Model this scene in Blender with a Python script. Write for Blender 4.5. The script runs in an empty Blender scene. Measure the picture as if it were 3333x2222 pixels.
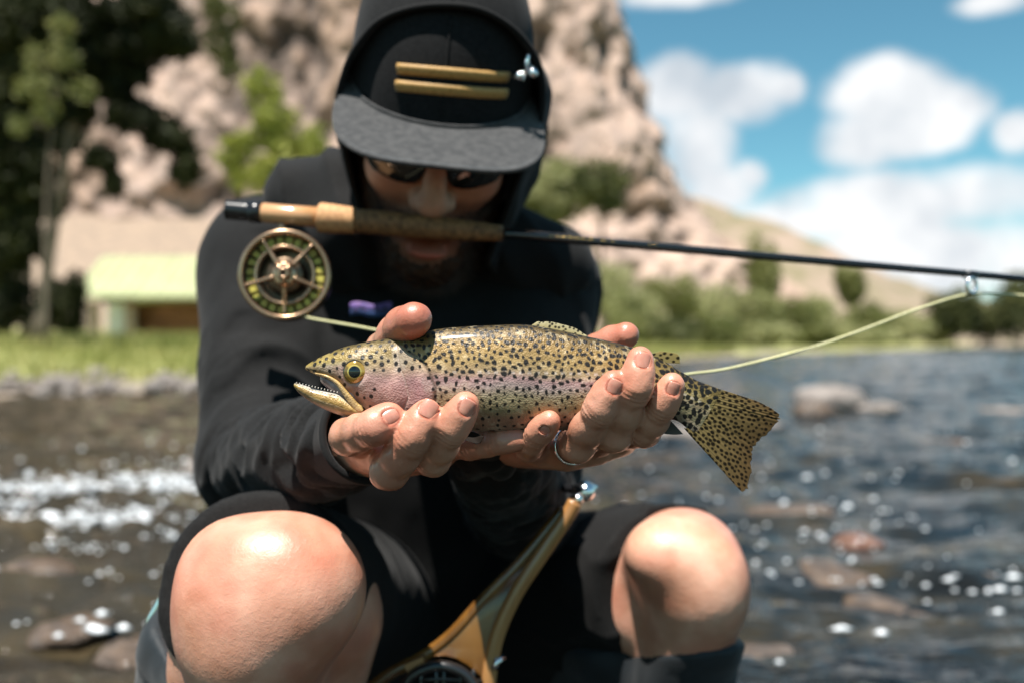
import bpy, bmesh, math, random
import numpy as np
from mathutils import Vector, Matrix

# ------------------------------------------------------------------ camera, sky, sun, exposure
SC = bpy.context.scene
COL = SC.collection
CAM_H = 0.55                      # camera height above the river surface (m)
FPX = 3333 * 35.0 / 36.0          # focal length in photograph pixels


def P(u, v, Y):
    """photograph pixel + real distance in front of the lens -> world point"""
    return np.array([(u - 1666.5) / FPX * Y, Y, CAM_H + (1111.0 - v) / FPX * Y])


cam_data = bpy.data.cameras.new('camera')
cam = bpy.data.objects.new('camera', cam_data)
COL.objects.link(cam)
cam.location = (0, 0, CAM_H)
cam.rotation_euler = (math.radians(90), 0, 0)
cam_data.lens = 35
cam_data.sensor_width = 36
cam_data.clip_start = 0.02
cam_data.clip_end = 6000
cam_data.dof.use_dof = True
cam_data.dof.focus_distance = 0.583
cam_data.dof.aperture_fstop = 4.1
SC.camera = cam

SUN_TO = Vector((-0.17, -0.34, 1.0)).normalized()       # direction towards the sun
sun_el = math.asin(SUN_TO.z)
sun_az = math.atan2(SUN_TO.x, SUN_TO.y)
sun_data = bpy.data.lights.new('sun', 'SUN')
sun_data.energy = 5.0
sun_data.angle = math.radians(0.5)
sun_data.color = (1.0, 0.955, 0.89)
sun = bpy.data.objects.new('sun', sun_data)
COL.objects.link(sun)
sun.rotation_euler = SUN_TO.to_track_quat('Z', 'Y').to_euler()
sun.location = (0, -5, 20)

SC.view_settings.view_transform = 'Standard'
SC.view_settings.look = 'None'
SC.view_settings.exposure = 0.98
SC.view_settings.gamma = 1.0
SC.view_settings.use_curve_mapping = False
SC.cycles.use_denoising = True
SC.cycles.max_bounces = 7
SC.cycles.diffuse_bounces = 3
SC.cycles.glossy_bounces = 3
SC.cycles.transmission_bounces = 6
SC.cycles.caustics_reflective = False
SC.cycles.caustics_refractive = False
SC.cycles.sample_clamp_indirect = 6


def build_world():
    w = bpy.data.worlds.new('World')
    SC.world = w
    w.use_nodes = True
    nt = w.node_tree
    N, L = nt.nodes, nt.links
    N.clear()

    def math_(op, a, b=None, c=None):
        n = N.new('ShaderNodeMath')
        n.operation = op
        for i, x in enumerate((a, b, c)):
            if x is None:
                continue
            if isinstance(x, (int, float)):
                n.inputs[i].default_value = x
            else:
                L.new(x, n.inputs[i])
        return n.outputs[0]
    out = N.new('ShaderNodeOutputWorld')
    bg = N.new('ShaderNodeBackground')
    bg.inputs[1].default_value = 0.050
    L.new(bg.outputs[0], out.inputs[0])
    sky = N.new('ShaderNodeTexSky')
    sky.sky_type = 'NISHITA'
    sky.sun_disc = False
    sky.sun_elevation = sun_el
    sky.sun_rotation = sun_az
    sky.altitude = 1500
    sky.air_density = 1.0
    sky.dust_density = 0.4
    sky.ozone_density = 1.6
    grade = N.new('ShaderNodeMix')
    grade.data_type = 'RGBA'
    grade.blend_type = 'MULTIPLY'
    grade.inputs[0].default_value = 1.0
    L.new(sky.outputs[0], grade.inputs[6])
    grade.inputs[7].default_value = (0.92, 1.50, 1.30, 1)
    tc = N.new('ShaderNodeTexCoord')
    sep = N.new('ShaderNodeSeparateXYZ')
    L.new(tc.outputs['Generated'], sep.inputs[0])
    x, y, z = sep.outputs
    az = math_('ARCTAN2', x, y)
    el = math_('ARCSINE', z)
    # cumulus: lobes of the clouds in view (compass bearing, elevation), broken up by noise
    lobes = [(2215, 300, 150, 120), (2420, 300, 200, 105), (2560, 290, 70, 60),
             (2270, 500, 140, 190), (2340, 620, 150, 110), (2440, 570, 70, 60),
             (2890, 310, 250, 115), (2790, 450, 170, 105), (3060, 350, 190, 100), (2950, 430, 230, 90),
             (2880, 670, 480, 115), (3180, 640, 330, 110), (2560, 720, 300, 80), (3000, 850, 560, 170),
             (3310, 430, 90, 80), (2250, -15, 220, 40), (3230, 10, 150, 45), 
             (3700, 560, 420, 160), (3900, 200, 260, 110)]
    dens = None
    for (u, v, ru, rv) in lobes:
        tx, tz = (u - 1666.5) / FPX, (1111 - v) / FPX
        a0 = math.atan(tx)
        e0 = math.atan2(tz, math.hypot(1, tx))
        ra = ru / FPX * math.cos(a0) ** 2
        re = rv / FPX * math.cos(a0)
        da = math_('MULTIPLY', math_('SUBTRACT', az, a0), 1 / ra)
        de = math_('MULTIPLY', math_('SUBTRACT', el, e0), 1 / re)
        r2 = math_('ADD', math_('MULTIPLY', da, da), math_('MULTIPLY', de, de))
        b = math_('MAXIMUM', math_('SUBTRACT', 1.0, r2), -1.0)
        dens = b if dens is None else math_('SMOOTH_MAX', dens, b, 0.25)
    no = N.new('ShaderNodeTexNoise')
    no.inputs['Scale'].default_value = 6.5
    no.inputs['Detail'].default_value = 7
    no.inputs['Roughness'].default_value = 0.58
    L.new(tc.outputs['Generated'], no.inputs['Vector'])
    far = N.new('ShaderNodeTexNoise')
    far.inputs['Scale'].default_value = 2.6
    far.inputs['Detail'].default_value = 6
    L.new(tc.outputs['Generated'], far.inputs['Vector'])
    # elsewhere in the sky: ordinary scattered cumulus
    gen = math_('MULTIPLY', math_('SUBTRACT', far.outputs[0], 0.60), 5.0)
    behind = math_('GREATER_THAN', math_('ABSOLUTE', math_('SUBTRACT', az, 0.15)), 0.75)
    high = math_('GREATER_THAN', el, 0.62)
    gen = math_('SUBTRACT', gen, math_('MULTIPLY', math_('SUBTRACT', 1.0, math_('MAXIMUM', behind, high)), 2.0))
    dens = math_('MAXIMUM', dens, gen)
    dens = math_('ADD', dens, math_('MULTIPLY', math_('SUBTRACT', no.outputs[0], 0.5), 3.4))
    mr = N.new('ShaderNodeMapRange')
    mr.interpolation_type = 'SMOOTHSTEP'
    mr.inputs[1].default_value = -0.30
    mr.inputs[2].default_value = 0.95
    L.new(dens, mr.inputs[0])
    # thick parts are a little greyer underneath
    sh = N.new('ShaderNodeMapRange')
    sh.inputs[1].default_value = 0.42
    sh.inputs[2].default_value = 0.70
    n4 = N.new('ShaderNodeTexNoise')
    n4.inputs['Scale'].default_value = 11
    n4.inputs['Detail'].default_value = 5
    L.new(tc.outputs['Generated'], n4.inputs['Vector'])
    L.new(n4.outputs[0], sh.inputs[0])
    cc = N.new('ShaderNodeMix')
    cc.data_type = 'RGBA'
    L.new(sh.outputs[0], cc.inputs[0])
    cc.inputs[6].default_value = (10.6, 10.7, 10.8, 1)
    cc.inputs[7].default_value = (6.2, 6.9, 7.6, 1)
    mix = N.new('ShaderNodeMix')
    mix.data_type = 'RGBA'
    L.new(mr.outputs[0], mix.inputs[0])
    L.new(grade.outputs[2], mix.inputs[6])
    L.new(cc.outputs[2], mix.inputs[7])
    L.new(mix.outputs[2], bg.inputs[0])


build_world()

# ------------------------------------------------------------------ helpers
rng = np.random.default_rng(7)
random.seed(7)


def _hash(i, j, k, seed):
    n = (i * 374761393 + j * 668265263 + k * 2147483647 + seed * 974634777) & 0xffffffff
    n = ((n ^ (n >> 13)) * 1274126177) & 0xffffffff
    n = ((n ^ (n >> 16)) * 2246822519) & 0xffffffff
    return ((n ^ (n >> 15)) & 0xffff) / 65535.0


def vnoise(p, seed=0):
    """value noise in [-1, 1] at points p (N,3)"""
    p = np.asarray(p, dtype=np.float64)
    f = np.floor(p)
    i = f.astype(np.int64)
    t = p - f
    t = t * t * t * (t * (t * 6 - 15) + 10)
    r = 0
    for dx in (0, 1):
        wx = t[:, 0] if dx else 1 - t[:, 0]
        for dy in (0, 1):
            wy = t[:, 1] if dy else 1 - t[:, 1]
            for dz in (0, 1):
                wz = t[:, 2] if dz else 1 - t[:, 2]
                r = r + wx * wy * wz * _hash(i[:, 0] + dx, i[:, 1] + dy, i[:, 2] + dz, seed)
    return r * 2 - 1


def fbm(p, octaves=4, seed=0, gain=0.5):
    a, s, r = 1.0, 1.0, 0
    for o in range(octaves):
        r = r + a * vnoise(np.asarray(p) * s + 17.3 * o, seed + o)
        a *= gain
        s *= 2.03
    return r


def sstep(a, b, x):
    t = np.clip((x - a) / (b - a), 0, 1)
    return t * t * (3 - 2 * t)


def norm(v):
    v = np.asarray(v, dtype=float)
    return v / np.linalg.norm(v)


def catmull(pts, n):
    """n points on a smooth curve through pts (k,d), even in parameter"""
    p = np.asarray(pts, dtype=float)
    k = len(p)
    pe = np.vstack([2 * p[0] - p[1], p, 2 * p[-1] - p[-2]])
    t = np.linspace(0, k - 1 - 1e-9, n)
    i = np.floor(t).astype(int)
    f = (t - i)[:, None]
    p0, p1, p2, p3 = pe[i], pe[i + 1], pe[i + 2], pe[i + 3]
    return 0.5 * ((2 * p1) + (-p0 + p2) * f + (2 * p0 - 5 * p1 + 4 * p2 - p3) * f ** 2 + (-p0 + 3 * p1 - 3 * p2 + p3) * f ** 3)


def new_mesh(name, V, F, smooth=True):
    """V (n,3), F (m,3|4) arrays or a list of faces"""
    me = bpy.data.meshes.new(name)
    V = np.asarray(V, dtype=np.float32)
    if isinstance(F, np.ndarray):
        m, k = F.shape
        me.vertices.add(len(V))
        me.vertices.foreach_set('co', V.ravel())
        me.loops.add(m * k)
        me.loops.foreach_set('vertex_index', F.astype(np.int32).ravel())
        me.polygons.add(m)
        me.polygons.foreach_set('loop_start', np.arange(0, m * k, k, dtype=np.int32))
        me.update(calc_edges=True)
        me.validate()
    else:
        me.from_pydata([tuple(map(float, v)) for v in V], [], [tuple(int(i) for i in f) for f in F])
    if smooth and len(me.polygons):
        me.polygons.foreach_set('use_smooth', np.ones(len(me.polygons), dtype=bool))
    me.update()
    return me


def link(name, me, mat=None, parent=None):
    o = bpy.data.objects.new(name, me)
    COL.objects.link(o)
    if mat is not None and me is not None:
        for m in (mat if isinstance(mat, (list, tuple)) else [mat]):
            me.materials.append(m)
    if parent is not None:
        o.parent = parent
    return o


def tag(o, label=None, cat=None, group=None, kind=None):
    if label:
        o['label'] = label
    if cat:
        o['category'] = cat
    if group:
        o['group'] = group
    if kind:
        o['kind'] = kind
    return o


def empty(name, loc=(0, 0, 0)):
    o = bpy.data.objects.new(name, None)
    o.location = loc
    o.empty_display_size = 0.05
    COL.objects.link(o)
    return o


def keep_parent(child, parent):
    """parent without moving: parents here carry only a location"""
    child.parent = parent
    child.matrix_parent_inverse = Matrix.Translation(-Vector(parent.location))
    return child


class MB:
    """collects pieces of one mesh"""
    def __init__(self):
        self.V, self.F, self.n = [], [], 0

    def add(self, V, F):
        V = np.asarray(V, dtype=float)
        self.V.append(V)
        for f in F:
            self.F.append(tuple(int(i) + self.n for i in f))
        self.n += len(V)
        return self

    def tube(self, pts, rad, seg=10, caps=True, flat=1.0, up=None):
        pts = np.asarray(pts, dtype=float)
        n = len(pts)
        rad = np.broadcast_to(np.asarray(rad, dtype=float), (n,))
        tan = np.gradient(pts, axis=0)
        tan /= np.linalg.norm(tan, axis=1)[:, None] + 1e-12
        ref = np.array(up if up is not None else (0, 1, 0), dtype=float)
        V = []
        for i in range(n):
            t = tan[i]
            a = ref - t * np.dot(ref, t)
            if np.linalg.norm(a) < 1e-4:
                a = np.array([1, 0, 0]) - t * t[0]
            a /= np.linalg.norm(a)
            if up is None:
                ref = a
            b = np.cross(t, a)
            for k in range(seg):
                an = 2 * math.pi * k / seg
                V.append(pts[i] + rad[i] * (a * math.cos(an) * flat + b * math.sin(an)))
        F = [(i * seg + k, i * seg + (k + 1) % seg, (i + 1) * seg + (k + 1) % seg, (i + 1) * seg + k)
             for i in range(n - 1) for k in range(seg)]
        if caps:
            F.append(tuple(range(seg))[::-1])
            F.append(tuple((n - 1) * seg + k for k in range(seg)))
        return self.add(V, F)

    def box(self, c, s, M=None):
        c, s = np.asarray(c, float), np.asarray(s, float) / 2
        v = np.array([[x, y, z] for x in (-1, 1) for y in (-1, 1) for z in (-1, 1)], float) * s
        if M is not None:
            v = v @ np.asarray(M).T
        return self.add(v + c, [(0, 1, 3, 2), (4, 6, 7, 5), (0, 4, 5, 1), (2, 3, 7, 6), (0, 2, 6, 4), (1, 5, 7, 3)])

    def sphere(self, c, r, M=None, nu=16, nv=10):
        r = np.broadcast_to(np.asarray(r, float), (3,))
        V, F = [], []
        for j in range(nv + 1):
            th = math.pi * j / nv
            for i in range(nu):
                ph = 2 * math.pi * i / nu
                V.append((math.sin(th) * math.cos(ph), math.sin(th) * math.sin(ph), math.cos(th)))
        V = np.array(V) * r
        if M is not None:
            V = V @ np.asarray(M).T
        for j in range(nv):
            for i in range(nu):
                F.append((j * nu + i, (j + 1) * nu + i, (j + 1) * nu + (i + 1) % nu, j * nu + (i + 1) % nu))
        return self.add(V + np.asarray(c, float), F)

    def mesh(self, name, smooth=True):
        return new_mesh(name, np.vstack(self.V), self.F, smooth)

    def build(self, name, mat, parent=None, smooth=True):
        return link(name, self.mesh(name, smooth), mat, parent)


def grid_faces(n, m, wrap=False, flip=False):
    i, j = np.meshgrid(np.arange(n - 1), np.arange(m if wrap else m - 1), indexing='ij')
    j2 = (j + 1) % m
    F = np.stack([i * m + j, (i + 1) * m + j, (i + 1) * m + j2, i * m + j2], -1).reshape(-1, 4)
    return F[:, ::-1] if flip else F


# ---- materials -----------------------------------------------------------
def mat(name, c1, c2=None, scale=8.0, rough=0.6, bump=0.0, bump_scale=None, bump_dist=0.002, metallic=0.0,
        sss=0.0, coat=0.0, sheen=0.0, spec=0.5, detail=4.0, contrast=(0.35, 0.65), stretch=(1, 1, 1),
        c3=None, scale3=2.0, attr=None, translucent=0.0, ior=None, sss_scale=0.004, rough_var=0.0, alpha=1.0, coat_rough=0.08):
    m = bpy.data.materials.new(name)
    m.use_nodes = True
    nt = m.node_tree
    N, L = nt.nodes, nt.links
    b = N['Principled BSDF']
    b.inputs['Roughness'].default_value = rough
    b.inputs['Metallic'].default_value = metallic
    b.inputs['Specular IOR Level'].default_value = spec
    if ior:
        b.inputs['IOR'].default_value = ior
    b.inputs['Coat Weight'].default_value = coat
    b.inputs['Coat Roughness'].default_value = coat_rough
    b.inputs['Sheen Weight'].default_value = sheen
    b.inputs['Sheen Roughness'].default_value = 0.5
    if sss:
        b.inputs['Subsurface Weight'].default_value = sss
        b.inputs['Subsurface Radius'].default_value = (1.0, 0.35, 0.2)
        b.inputs['Subsurface Scale'].default_value = sss_scale
    tc = N.new('ShaderNodeTexCoord')
    mp = N.new('ShaderNodeMapping')
    mp.inputs['Scale'].default_value = stretch
    L.new(tc.outputs['Object'], mp.inputs[0])
    no = N.new('ShaderNodeTexNoise')
    no.inputs['Scale'].default_value = scale
    no.inputs['Detail'].default_value = detail
    L.new(mp.outputs[0], no.inputs['Vector'])
    r = N.new('ShaderNodeMapRange')
    r.inputs[1].default_value, r.inputs[2].default_value = contrast
    L.new(no.outputs[0], r.inputs[0])
    mx = N.new('ShaderNodeMix')
    mx.data_type = 'RGBA'
    L.new(r.outputs[0], mx.inputs[0])
    mx.inputs[6].default_value = (*c1, 1)
    mx.inputs[7].default_value = (*(c2 or c1), 1)
    col = mx.outputs[2]
    if c3:
        n3 = N.new('ShaderNodeTexNoise')
        n3.inputs['Scale'].default_value = scale3
        n3.inputs['Detail'].default_value = 3
        L.new(mp.outputs[0], n3.inputs['Vector'])
        r3 = N.new('ShaderNodeMapRange')
        r3.inputs[1].default_value, r3.inputs[2].default_value = 0.48, 0.68
        L.new(n3.outputs[0], r3.inputs[0])
        m3 = N.new('ShaderNodeMix')
        m3.data_type = 'RGBA'
        L.new(r3.outputs[0], m3.inputs[0])
        L.new(col, m3.inputs[6])
        m3.inputs[7].default_value = (*c3, 1)
        col = m3.outputs[2]
    if attr:
        at = N.new('ShaderNodeAttribute')
        at.attribute_name = attr
        ma = N.new('ShaderNodeMix')
        ma.data_type = 'RGBA'
        ma.blend_type = 'MULTIPLY'
        ma.inputs[0].default_value = 1.0
        L.new(at.outputs[0], ma.inputs[6])
        L.new(col, ma.inputs[7])
        col = ma.outputs[2]
    L.new(col, b.inputs['Base Color'])
    if rough_var:
        rv = N.new('ShaderNodeMapRange')
        rv.inputs[3].default_value = max(0.02, rough - rough_var)
        rv.inputs[4].default_value = min(1, rough + rough_var)
        L.new(no.outputs[0], rv.inputs[0])
        L.new(rv.outputs[0], b.inputs['Roughness'])
    if bump:
        nb = N.new('ShaderNodeTexNoise')
        nb.inputs['Scale'].default_value = bump_scale or scale * 4
        nb.inputs['Detail'].default_value = 5
        L.new(mp.outputs[0], nb.inputs['Vector'])
        bp = N.new('ShaderNodeBump')
        bp.inputs['Strength'].default_value = bump
        bp.inputs['Distance'].default_value = bump_dist
        L.new(nb.outputs[0], bp.inputs['Height'])
        L.new(bp.outputs[0], b.inputs['Normal'])
    if translucent:
        tr = N.new('ShaderNodeBsdfTranslucent')
        L.new(col, tr.inputs[0])
        ms = N.new('ShaderNodeMixShader')
        ms.inputs[0].default_value = translucent
        L.new(b.outputs[0], ms.inputs[1])
        L.new(tr.outputs[0], ms.inputs[2])
        L.new(ms.outputs[0], N['Material Output'].inputs[0])
    m['bsdf'] = 'Principled BSDF'
    return m


# ---- signed distance modelling: round cones and ellipsoids blended, meshed by surface nets
def cone_d(p, a, b, ra, rb):
    a, b = np.asarray(a, float), np.asarray(b, float)
    ba = b - a
    L2 = float(ba @ ba)
    pa = p - a
    h = np.clip((pa @ ba) / max(L2, 1e-12), 0, 1)
    d = np.linalg.norm(pa - h[..., None] * ba, axis=-1)
    return d - (ra + (rb - ra) * h)


def ell_d(p, c, r, M=None):
    q = p - np.asarray(c, float)
    if M is not None:
        q = q @ np.asarray(M, float)          # columns of M are the ellipsoid's axes
    r = np.asarray(r, float)
    k0 = np.linalg.norm(q / r, axis=-1)
    k1 = np.linalg.norm(q / (r * r), axis=-1)
    return k0 * (k0 - 1.0) / np.maximum(k1, 1e-9)


class SDF:
    def __init__(self, voxel):
        self.vx = voxel
        self.prims = []

    def cone(self, a, b, ra, rb, k=0.006, op='+'):
        a, b = np.asarray(a, float), np.asarray(b, float)
        lo = np.minimum(a - ra, b - rb)
        hi = np.maximum(a + ra, b + rb)
        self.prims.append((lambda p: cone_d(p, a, b, ra, rb), lo, hi, k, op))
        return self

    def chain(self, pts, rad, k=0.004):
        for i in range(len(pts) - 1):
            self.cone(pts[i], pts[i + 1], rad[i], rad[i + 1], k)
        return self

    def ell(self, c, r, M=None, k=0.006, op='+'):
        c = np.asarray(c, float)
        R = max(np.atleast_1d(r))
        r3 = np.broadcast_to(np.asarray(r, float), (3,))
        self.prims.append((lambda p: ell_d(p, c, r3, M), c - R, c + R, k, op))
        return self

    def plane(self, point, normal, k=0.001):
        """cuts away everything on the side the normal points to"""
        point, n = np.asarray(point, float), norm(normal)
        self.prims.append((lambda p: (p - point) @ n, None, None, k, '*'))
        return self

    def func(self, f, lo, hi, k=0.0, op='d'):
        """op 'd' adds f(p) to the distance inside the box"""
        self.prims.append((f, np.asarray(lo, float), np.asarray(hi, float), k, op))
        return self

    def mesh(self, smooth=1):
        vx = self.vx
        adds = [q for q in self.prims if q[4] == '+']
        lo = np.min([q[1] for q in adds], axis=0) - 3 * vx - 0.004
        hi = np.max([q[2] for q in adds], axis=0) + 3 * vx + 0.004
        n = np.ceil((hi - lo) / vx).astype(int) + 1
        ax = [lo[i] + vx * np.arange(n[i]) for i in range(3)]
        D = np.full(n, 0.05, dtype=np.float32)
        for f, plo, phi, k, op in self.prims:
            if plo is None:
                sl = (slice(None),) * 3
                i0, i1 = np.zeros(3, int), n
            else:
                pad = k + 3 * vx if op != 'd' else 0
                i0 = np.clip(np.floor((plo - pad - lo) / vx).astype(int), 0, n)
                i1 = np.clip(np.ceil((phi + pad - lo) / vx).astype(int) + 1, 0, n)
                if np.any(i1 <= i0):
                    continue
                sl = tuple(slice(a, b) for a, b in zip(i0, i1))
            g = np.stack(np.meshgrid(*[ax[i][i0[i]:i1[i]] for i in range(3)], indexing='ij'), -1)
            d = f(g).astype(np.float32)
            A = D[sl]
            if op == '+':
                if k > 0:
                    h = np.maximum(k - np.abs(A - d), 0) / k
                    D[sl] = np.minimum(A, d) - h * h * k * 0.25
                else:
                    D[sl] = np.minimum(A, d)
            elif op in '-*':
                d = -d if op == '-' else d
                if k > 0:
                    h = np.maximum(k - np.abs(A - d), 0) / k
                    D[sl] = np.maximum(A, d) + h * h * k * 0.25
                else:
                    D[sl] = np.maximum(A, d)
            else:
                D[sl] = A + d
        V, F = surface_nets(D)
        V = V * vx + lo
        for _ in range(smooth):
            V = laplace(V, F, 0.5)
        return V, F


def laplace(V, F, w):
    acc = np.zeros_like(V)
    cnt = np.zeros(len(V))
    for a in range(4):
        b = (a + 1) % 4
        for d in range(3):
            acc[:, d] += np.bincount(F[:, a], V[F[:, b], d], len(V))
            acc[:, d] += np.bincount(F[:, b], V[F[:, a], d], len(V))
        cnt += np.bincount(F[:, a], minlength=len(V)) + np.bincount(F[:, b], minlength=len(V))
    return V * (1 - w) + w * acc / np.maximum(cnt, 1)[:, None]


def vnormals(V, F):
    fn = np.cross(V[F[:, 2]] - V[F[:, 0]], V[F[:, 3]] - V[F[:, 1]])
    n = np.zeros_like(V)
    for a in range(4):
        for d in range(3):
            n[:, d] += np.bincount(F[:, a], fn[:, d], len(V))
    return n / (np.linalg.norm(n, axis=1)[:, None] + 1e-12)


def surface_nets(D):
    S = D < 0
    nx, ny, nz = D.shape
    cnt = np.zeros((nx - 1, ny - 1, nz - 1), np.int8)
    for dx in (0, 1):
        for dy in (0, 1):
            for dz in (0, 1):
                cnt += S[dx:nx - 1 + dx, dy:ny - 1 + dy, dz:nz - 1 + dz]
    act = np.argwhere((cnt > 0) & (cnt < 8))
    idx = np.full(cnt.shape, -1, np.int64)
    idx[act[:, 0], act[:, 1], act[:, 2]] = np.arange(len(act))
    pos = np.zeros((len(act), 3))
    num = np.zeros(len(act))
    corners = [(a, b, c) for a in (0, 1) for b in (0, 1) for c in (0, 1)]
    for c0 in corners:
        for axis in range(3):
            if c0[axis]:
                continue
            c1 = list(c0)
            c1[axis] = 1
            d0 = D[act[:, 0] + c0[0], act[:, 1] + c0[1], act[:, 2] + c0[2]].astype(float)
            d1 = D[act[:, 0] + c1[0], act[:, 1] + c1[1], act[:, 2] + c1[2]].astype(float)
            x = (d0 < 0) != (d1 < 0)
            t = np.where(x, d0 / np.where(x, d0 - d1, 1), 0)
            q = np.array(c0, float)[None] + np.zeros((len(act), 3))
            q[:, axis] += t
            pos += np.where(x[:, None], q, 0)
            num += x
    V = act + pos / np.maximum(num, 1)[:, None]
    faces = []
    for axis in range(3):
        o = [d for d in range(3) if d != axis]
        s0 = [slice(1, -1)] * 3
        s1 = [slice(1, -1)] * 3
        s0[axis] = slice(0, -1)
        s1[axis] = slice(1, None)
        A, B = S[tuple(s0)], S[tuple(s1)]
        e = np.argwhere(A != B)
        inside_first = A[e[:, 0], e[:, 1], e[:, 2]]
        base = e.copy()
        base[:, o[0]] += 1
        base[:, o[1]] += 1

        def cell(a, b):
            c = base.copy()
            c[:, o[0]] -= a
            c[:, o[1]] -= b
            return idx[c[:, 0], c[:, 1], c[:, 2]]
        q = np.stack([cell(1, 1), cell(0, 1), cell(0, 0), cell(1, 0)], -1)
        flip = inside_first if axis != 1 else ~inside_first
        q = np.where(flip[:, None], q, q[:, ::-1])
        faces.append(q)
    F = np.vstack(faces)
    F = F[(F >= 0).all(1)]
    return V, F


def set_attr(me, name, arr):
    """per-vertex colour attribute (n,3)"""
    a = me.color_attributes.new(name, 'FLOAT_COLOR', 'POINT')
    c = np.ones((len(me.vertices), 4), np.float32)
    c[:, :3] = arr
    a.data.foreach_set('color', c.ravel())

# ------------------------------------------------------------------ the setting: river, banks, cliff, hill
BX = np.array([-200, -60, -10, -5, -3.5, 0, 5.6, 14, 30, 60, 120, 260.])
BY = np.array([4, 6, 9, 10.2, 11.4, 17, 30, 45, 72, 125, 200, 330.])


def bank_d(x, y):
    return (y - np.interp(x, BX, BY)) * 0.65


def ground_z(x, y):
    d = bank_d(x, y)
    z = np.where(d < 0, np.maximum(-0.22, 0.10 * d), 0)
    z = z + np.where(d > 0, 0.10 * np.minimum(d, 1.2) + 0.034 * np.maximum(d - 1.2, 0), 0)
    talus = 0.42 * np.maximum(d - 38, 0)
    z = z + np.minimum(talus, 14)
    return np.minimum(z, 16)


def build_land():
    # ground sheet, finer near the camera
    xs = np.concatenate([np.linspace(-900, -60, 12), np.linspace(-50, 90, 180), np.linspace(100, 900, 12)])
    ys = np.concatenate([np.linspace(-60, 0, 8), np.linspace(1, 40, 90), np.linspace(42, 160, 60), np.linspace(180, 2500, 14)])
    X, Y = np.meshgrid(xs, ys, indexing='ij')
    Z = ground_z(X, Y)
    q = np.stack([X.ravel(), Y.ravel(), np.zeros(X.size)], -1)
    land = sstep(0.0, 3.0, bank_d(X, Y))
    Z = Z + (fbm(q * 0.35, 3, 3).reshape(X.shape) * 0.10) * land + fbm(q * 2.3, 2, 5).reshape(X.shape) * 0.03
    Z[Y > 170] = np.minimum(Z[Y > 170], 8)
    d = bank_d(X, Y).ravel()
    n = fbm(q * 0.8, 3, 11)
    stone = np.array([0.24, 0.20, 0.17])
    bed = np.array([0.12, 0.085, 0.045])
    grass = np.array([0.25, 0.26, 0.09])
    dirt = np.array([0.255, 0.195, 0.15])
    c = np.where((d < -0.05)[:, None], bed, stone)
    g = sstep(0.6, 1.5, d + n * 0.5)[:, None]
    c = c * (1 - g) + grass * g
    t = sstep(30, 40, d + n * 4)[:, None]
    c = c * (1 - t) + dirt * t
    me = new_mesh('ground', np.stack([X.ravel(), Y.ravel(), Z.ravel()], -1), grid_faces(len(xs), len(ys)))
    set_attr(me, 'tint', c)
    m = mat('ground_soil', (0.75, 0.75, 0.75), (1.25, 1.2, 1.1), scale=1.6, rough=0.95, bump=0.4, bump_scale=9, bump_dist=0.05, attr='tint')
    tag(link('ground', me, m), kind='structure')

    # river surface
    rows = [1.0]
    while rows[-1] < 180:
        rows.append(rows[-1] * 1.0125 + 0.004)
    rows = np.array([-6, -3, -1, 0, 0.4, 0.7] + rows)
    tx = np.linspace(-1, 1, 420)
    R = np.maximum(rows, 1.6)
    X = tx[None, :] * (R[:, None] * 0.78 + 0.9) + 0.1 * R[:, None] * 0
    X = np.where(np.abs(tx)[None, :] > 0.985, np.sign(tx)[None, :] * (R[:, None] * 2.2 + 30), X)
    Y = np.repeat(rows[:, None], len(tx), 1)
    q = np.stack([X.ravel(), Y.ravel(), np.zeros(X.size)], -1)
    riff = np.exp(-(((q[:, 0] + 1.55) / 0.9) ** 2 + ((q[:, 1] - 2.9) / 1.1) ** 2))
    s1 = q * np.array([1.1, 3.2, 1])
    h = 0.026 * fbm(s1, 3, 21) + 0.017 * fbm(q * np.array([5, 12, 1]), 3, 31)
    r = 1 - np.abs(fbm(q * np.array([3.0, 7.0, 1]) + 0.35 * vnoise(q * 2.0, 9)[:, None], 3, 41))
    h = h * (0.8 + 1.2 * riff) + 0.045 * riff * (r - 0.5)
    h = h * sstep(0.2, 1.2, q[:, 1]) * np.clip(1 + q[:, 1] / 25, 1, 3)
    me = new_mesh('river', np.stack([q[:, 0], q[:, 1], h], -1), grid_faces(len(rows), len(tx), flip=True))
    m = bpy.data.materials.new('river_water')
    m.use_nodes = True
    N, L = m.node_tree.nodes, m.node_tree.links
    b = N['Principled BSDF']
    b.inputs['Roughness'].default_value = 0.07
    b.inputs['IOR'].default_value = 1.33
    tc = N.new('ShaderNodeTexCoord')
    mp = N.new('ShaderNodeMapping')
    mp.inputs['Scale'].default_value = (1, 1.8, 1)
    L.new(tc.outputs['Object'], mp.inputs[0])
    no = N.new('ShaderNodeTexNoise')
    no.inputs['Scale'].default_value = 2.6
    no.inputs['Detail'].default_value = 6
    L.new(mp.outputs[0], no.inputs[0])
    cr = N.new('ShaderNodeValToRGB')
    e = cr.color_ramp.elements
    e[0].position, e[0].color = 0.34, (0.004, 0.0045, 0.005, 1)
    e[1].position, e[1].color = 0.72, (0.075, 0.05, 0.028, 1)
    x = cr.color_ramp.elements.new(0.5)
    x.color = (0.014, 0.014, 0.012, 1)
    x = cr.color_ramp.elements.new(0.64)
    x.color = (0.036, 0.028, 0.016, 1)
    L.new(no.outputs[0], cr.inputs[0])
    # shallow brown gravel bed under the left-hand run
    sp = N.new('ShaderNodeSeparateXYZ')
    L.new(tc.outputs['Object'], sp.inputs[0])
    sh = N.new('ShaderNodeMapRange')
    sh.interpolation_type = 'SMOOTHSTEP'
    sh.inputs[1].default_value, sh.inputs[2].default_value = 0.2, -1.6
    L.new(sp.outputs[0], sh.inputs[0])
    bed = N.new('ShaderNodeMix')
    bed.data_type = 'RGBA'
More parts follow.
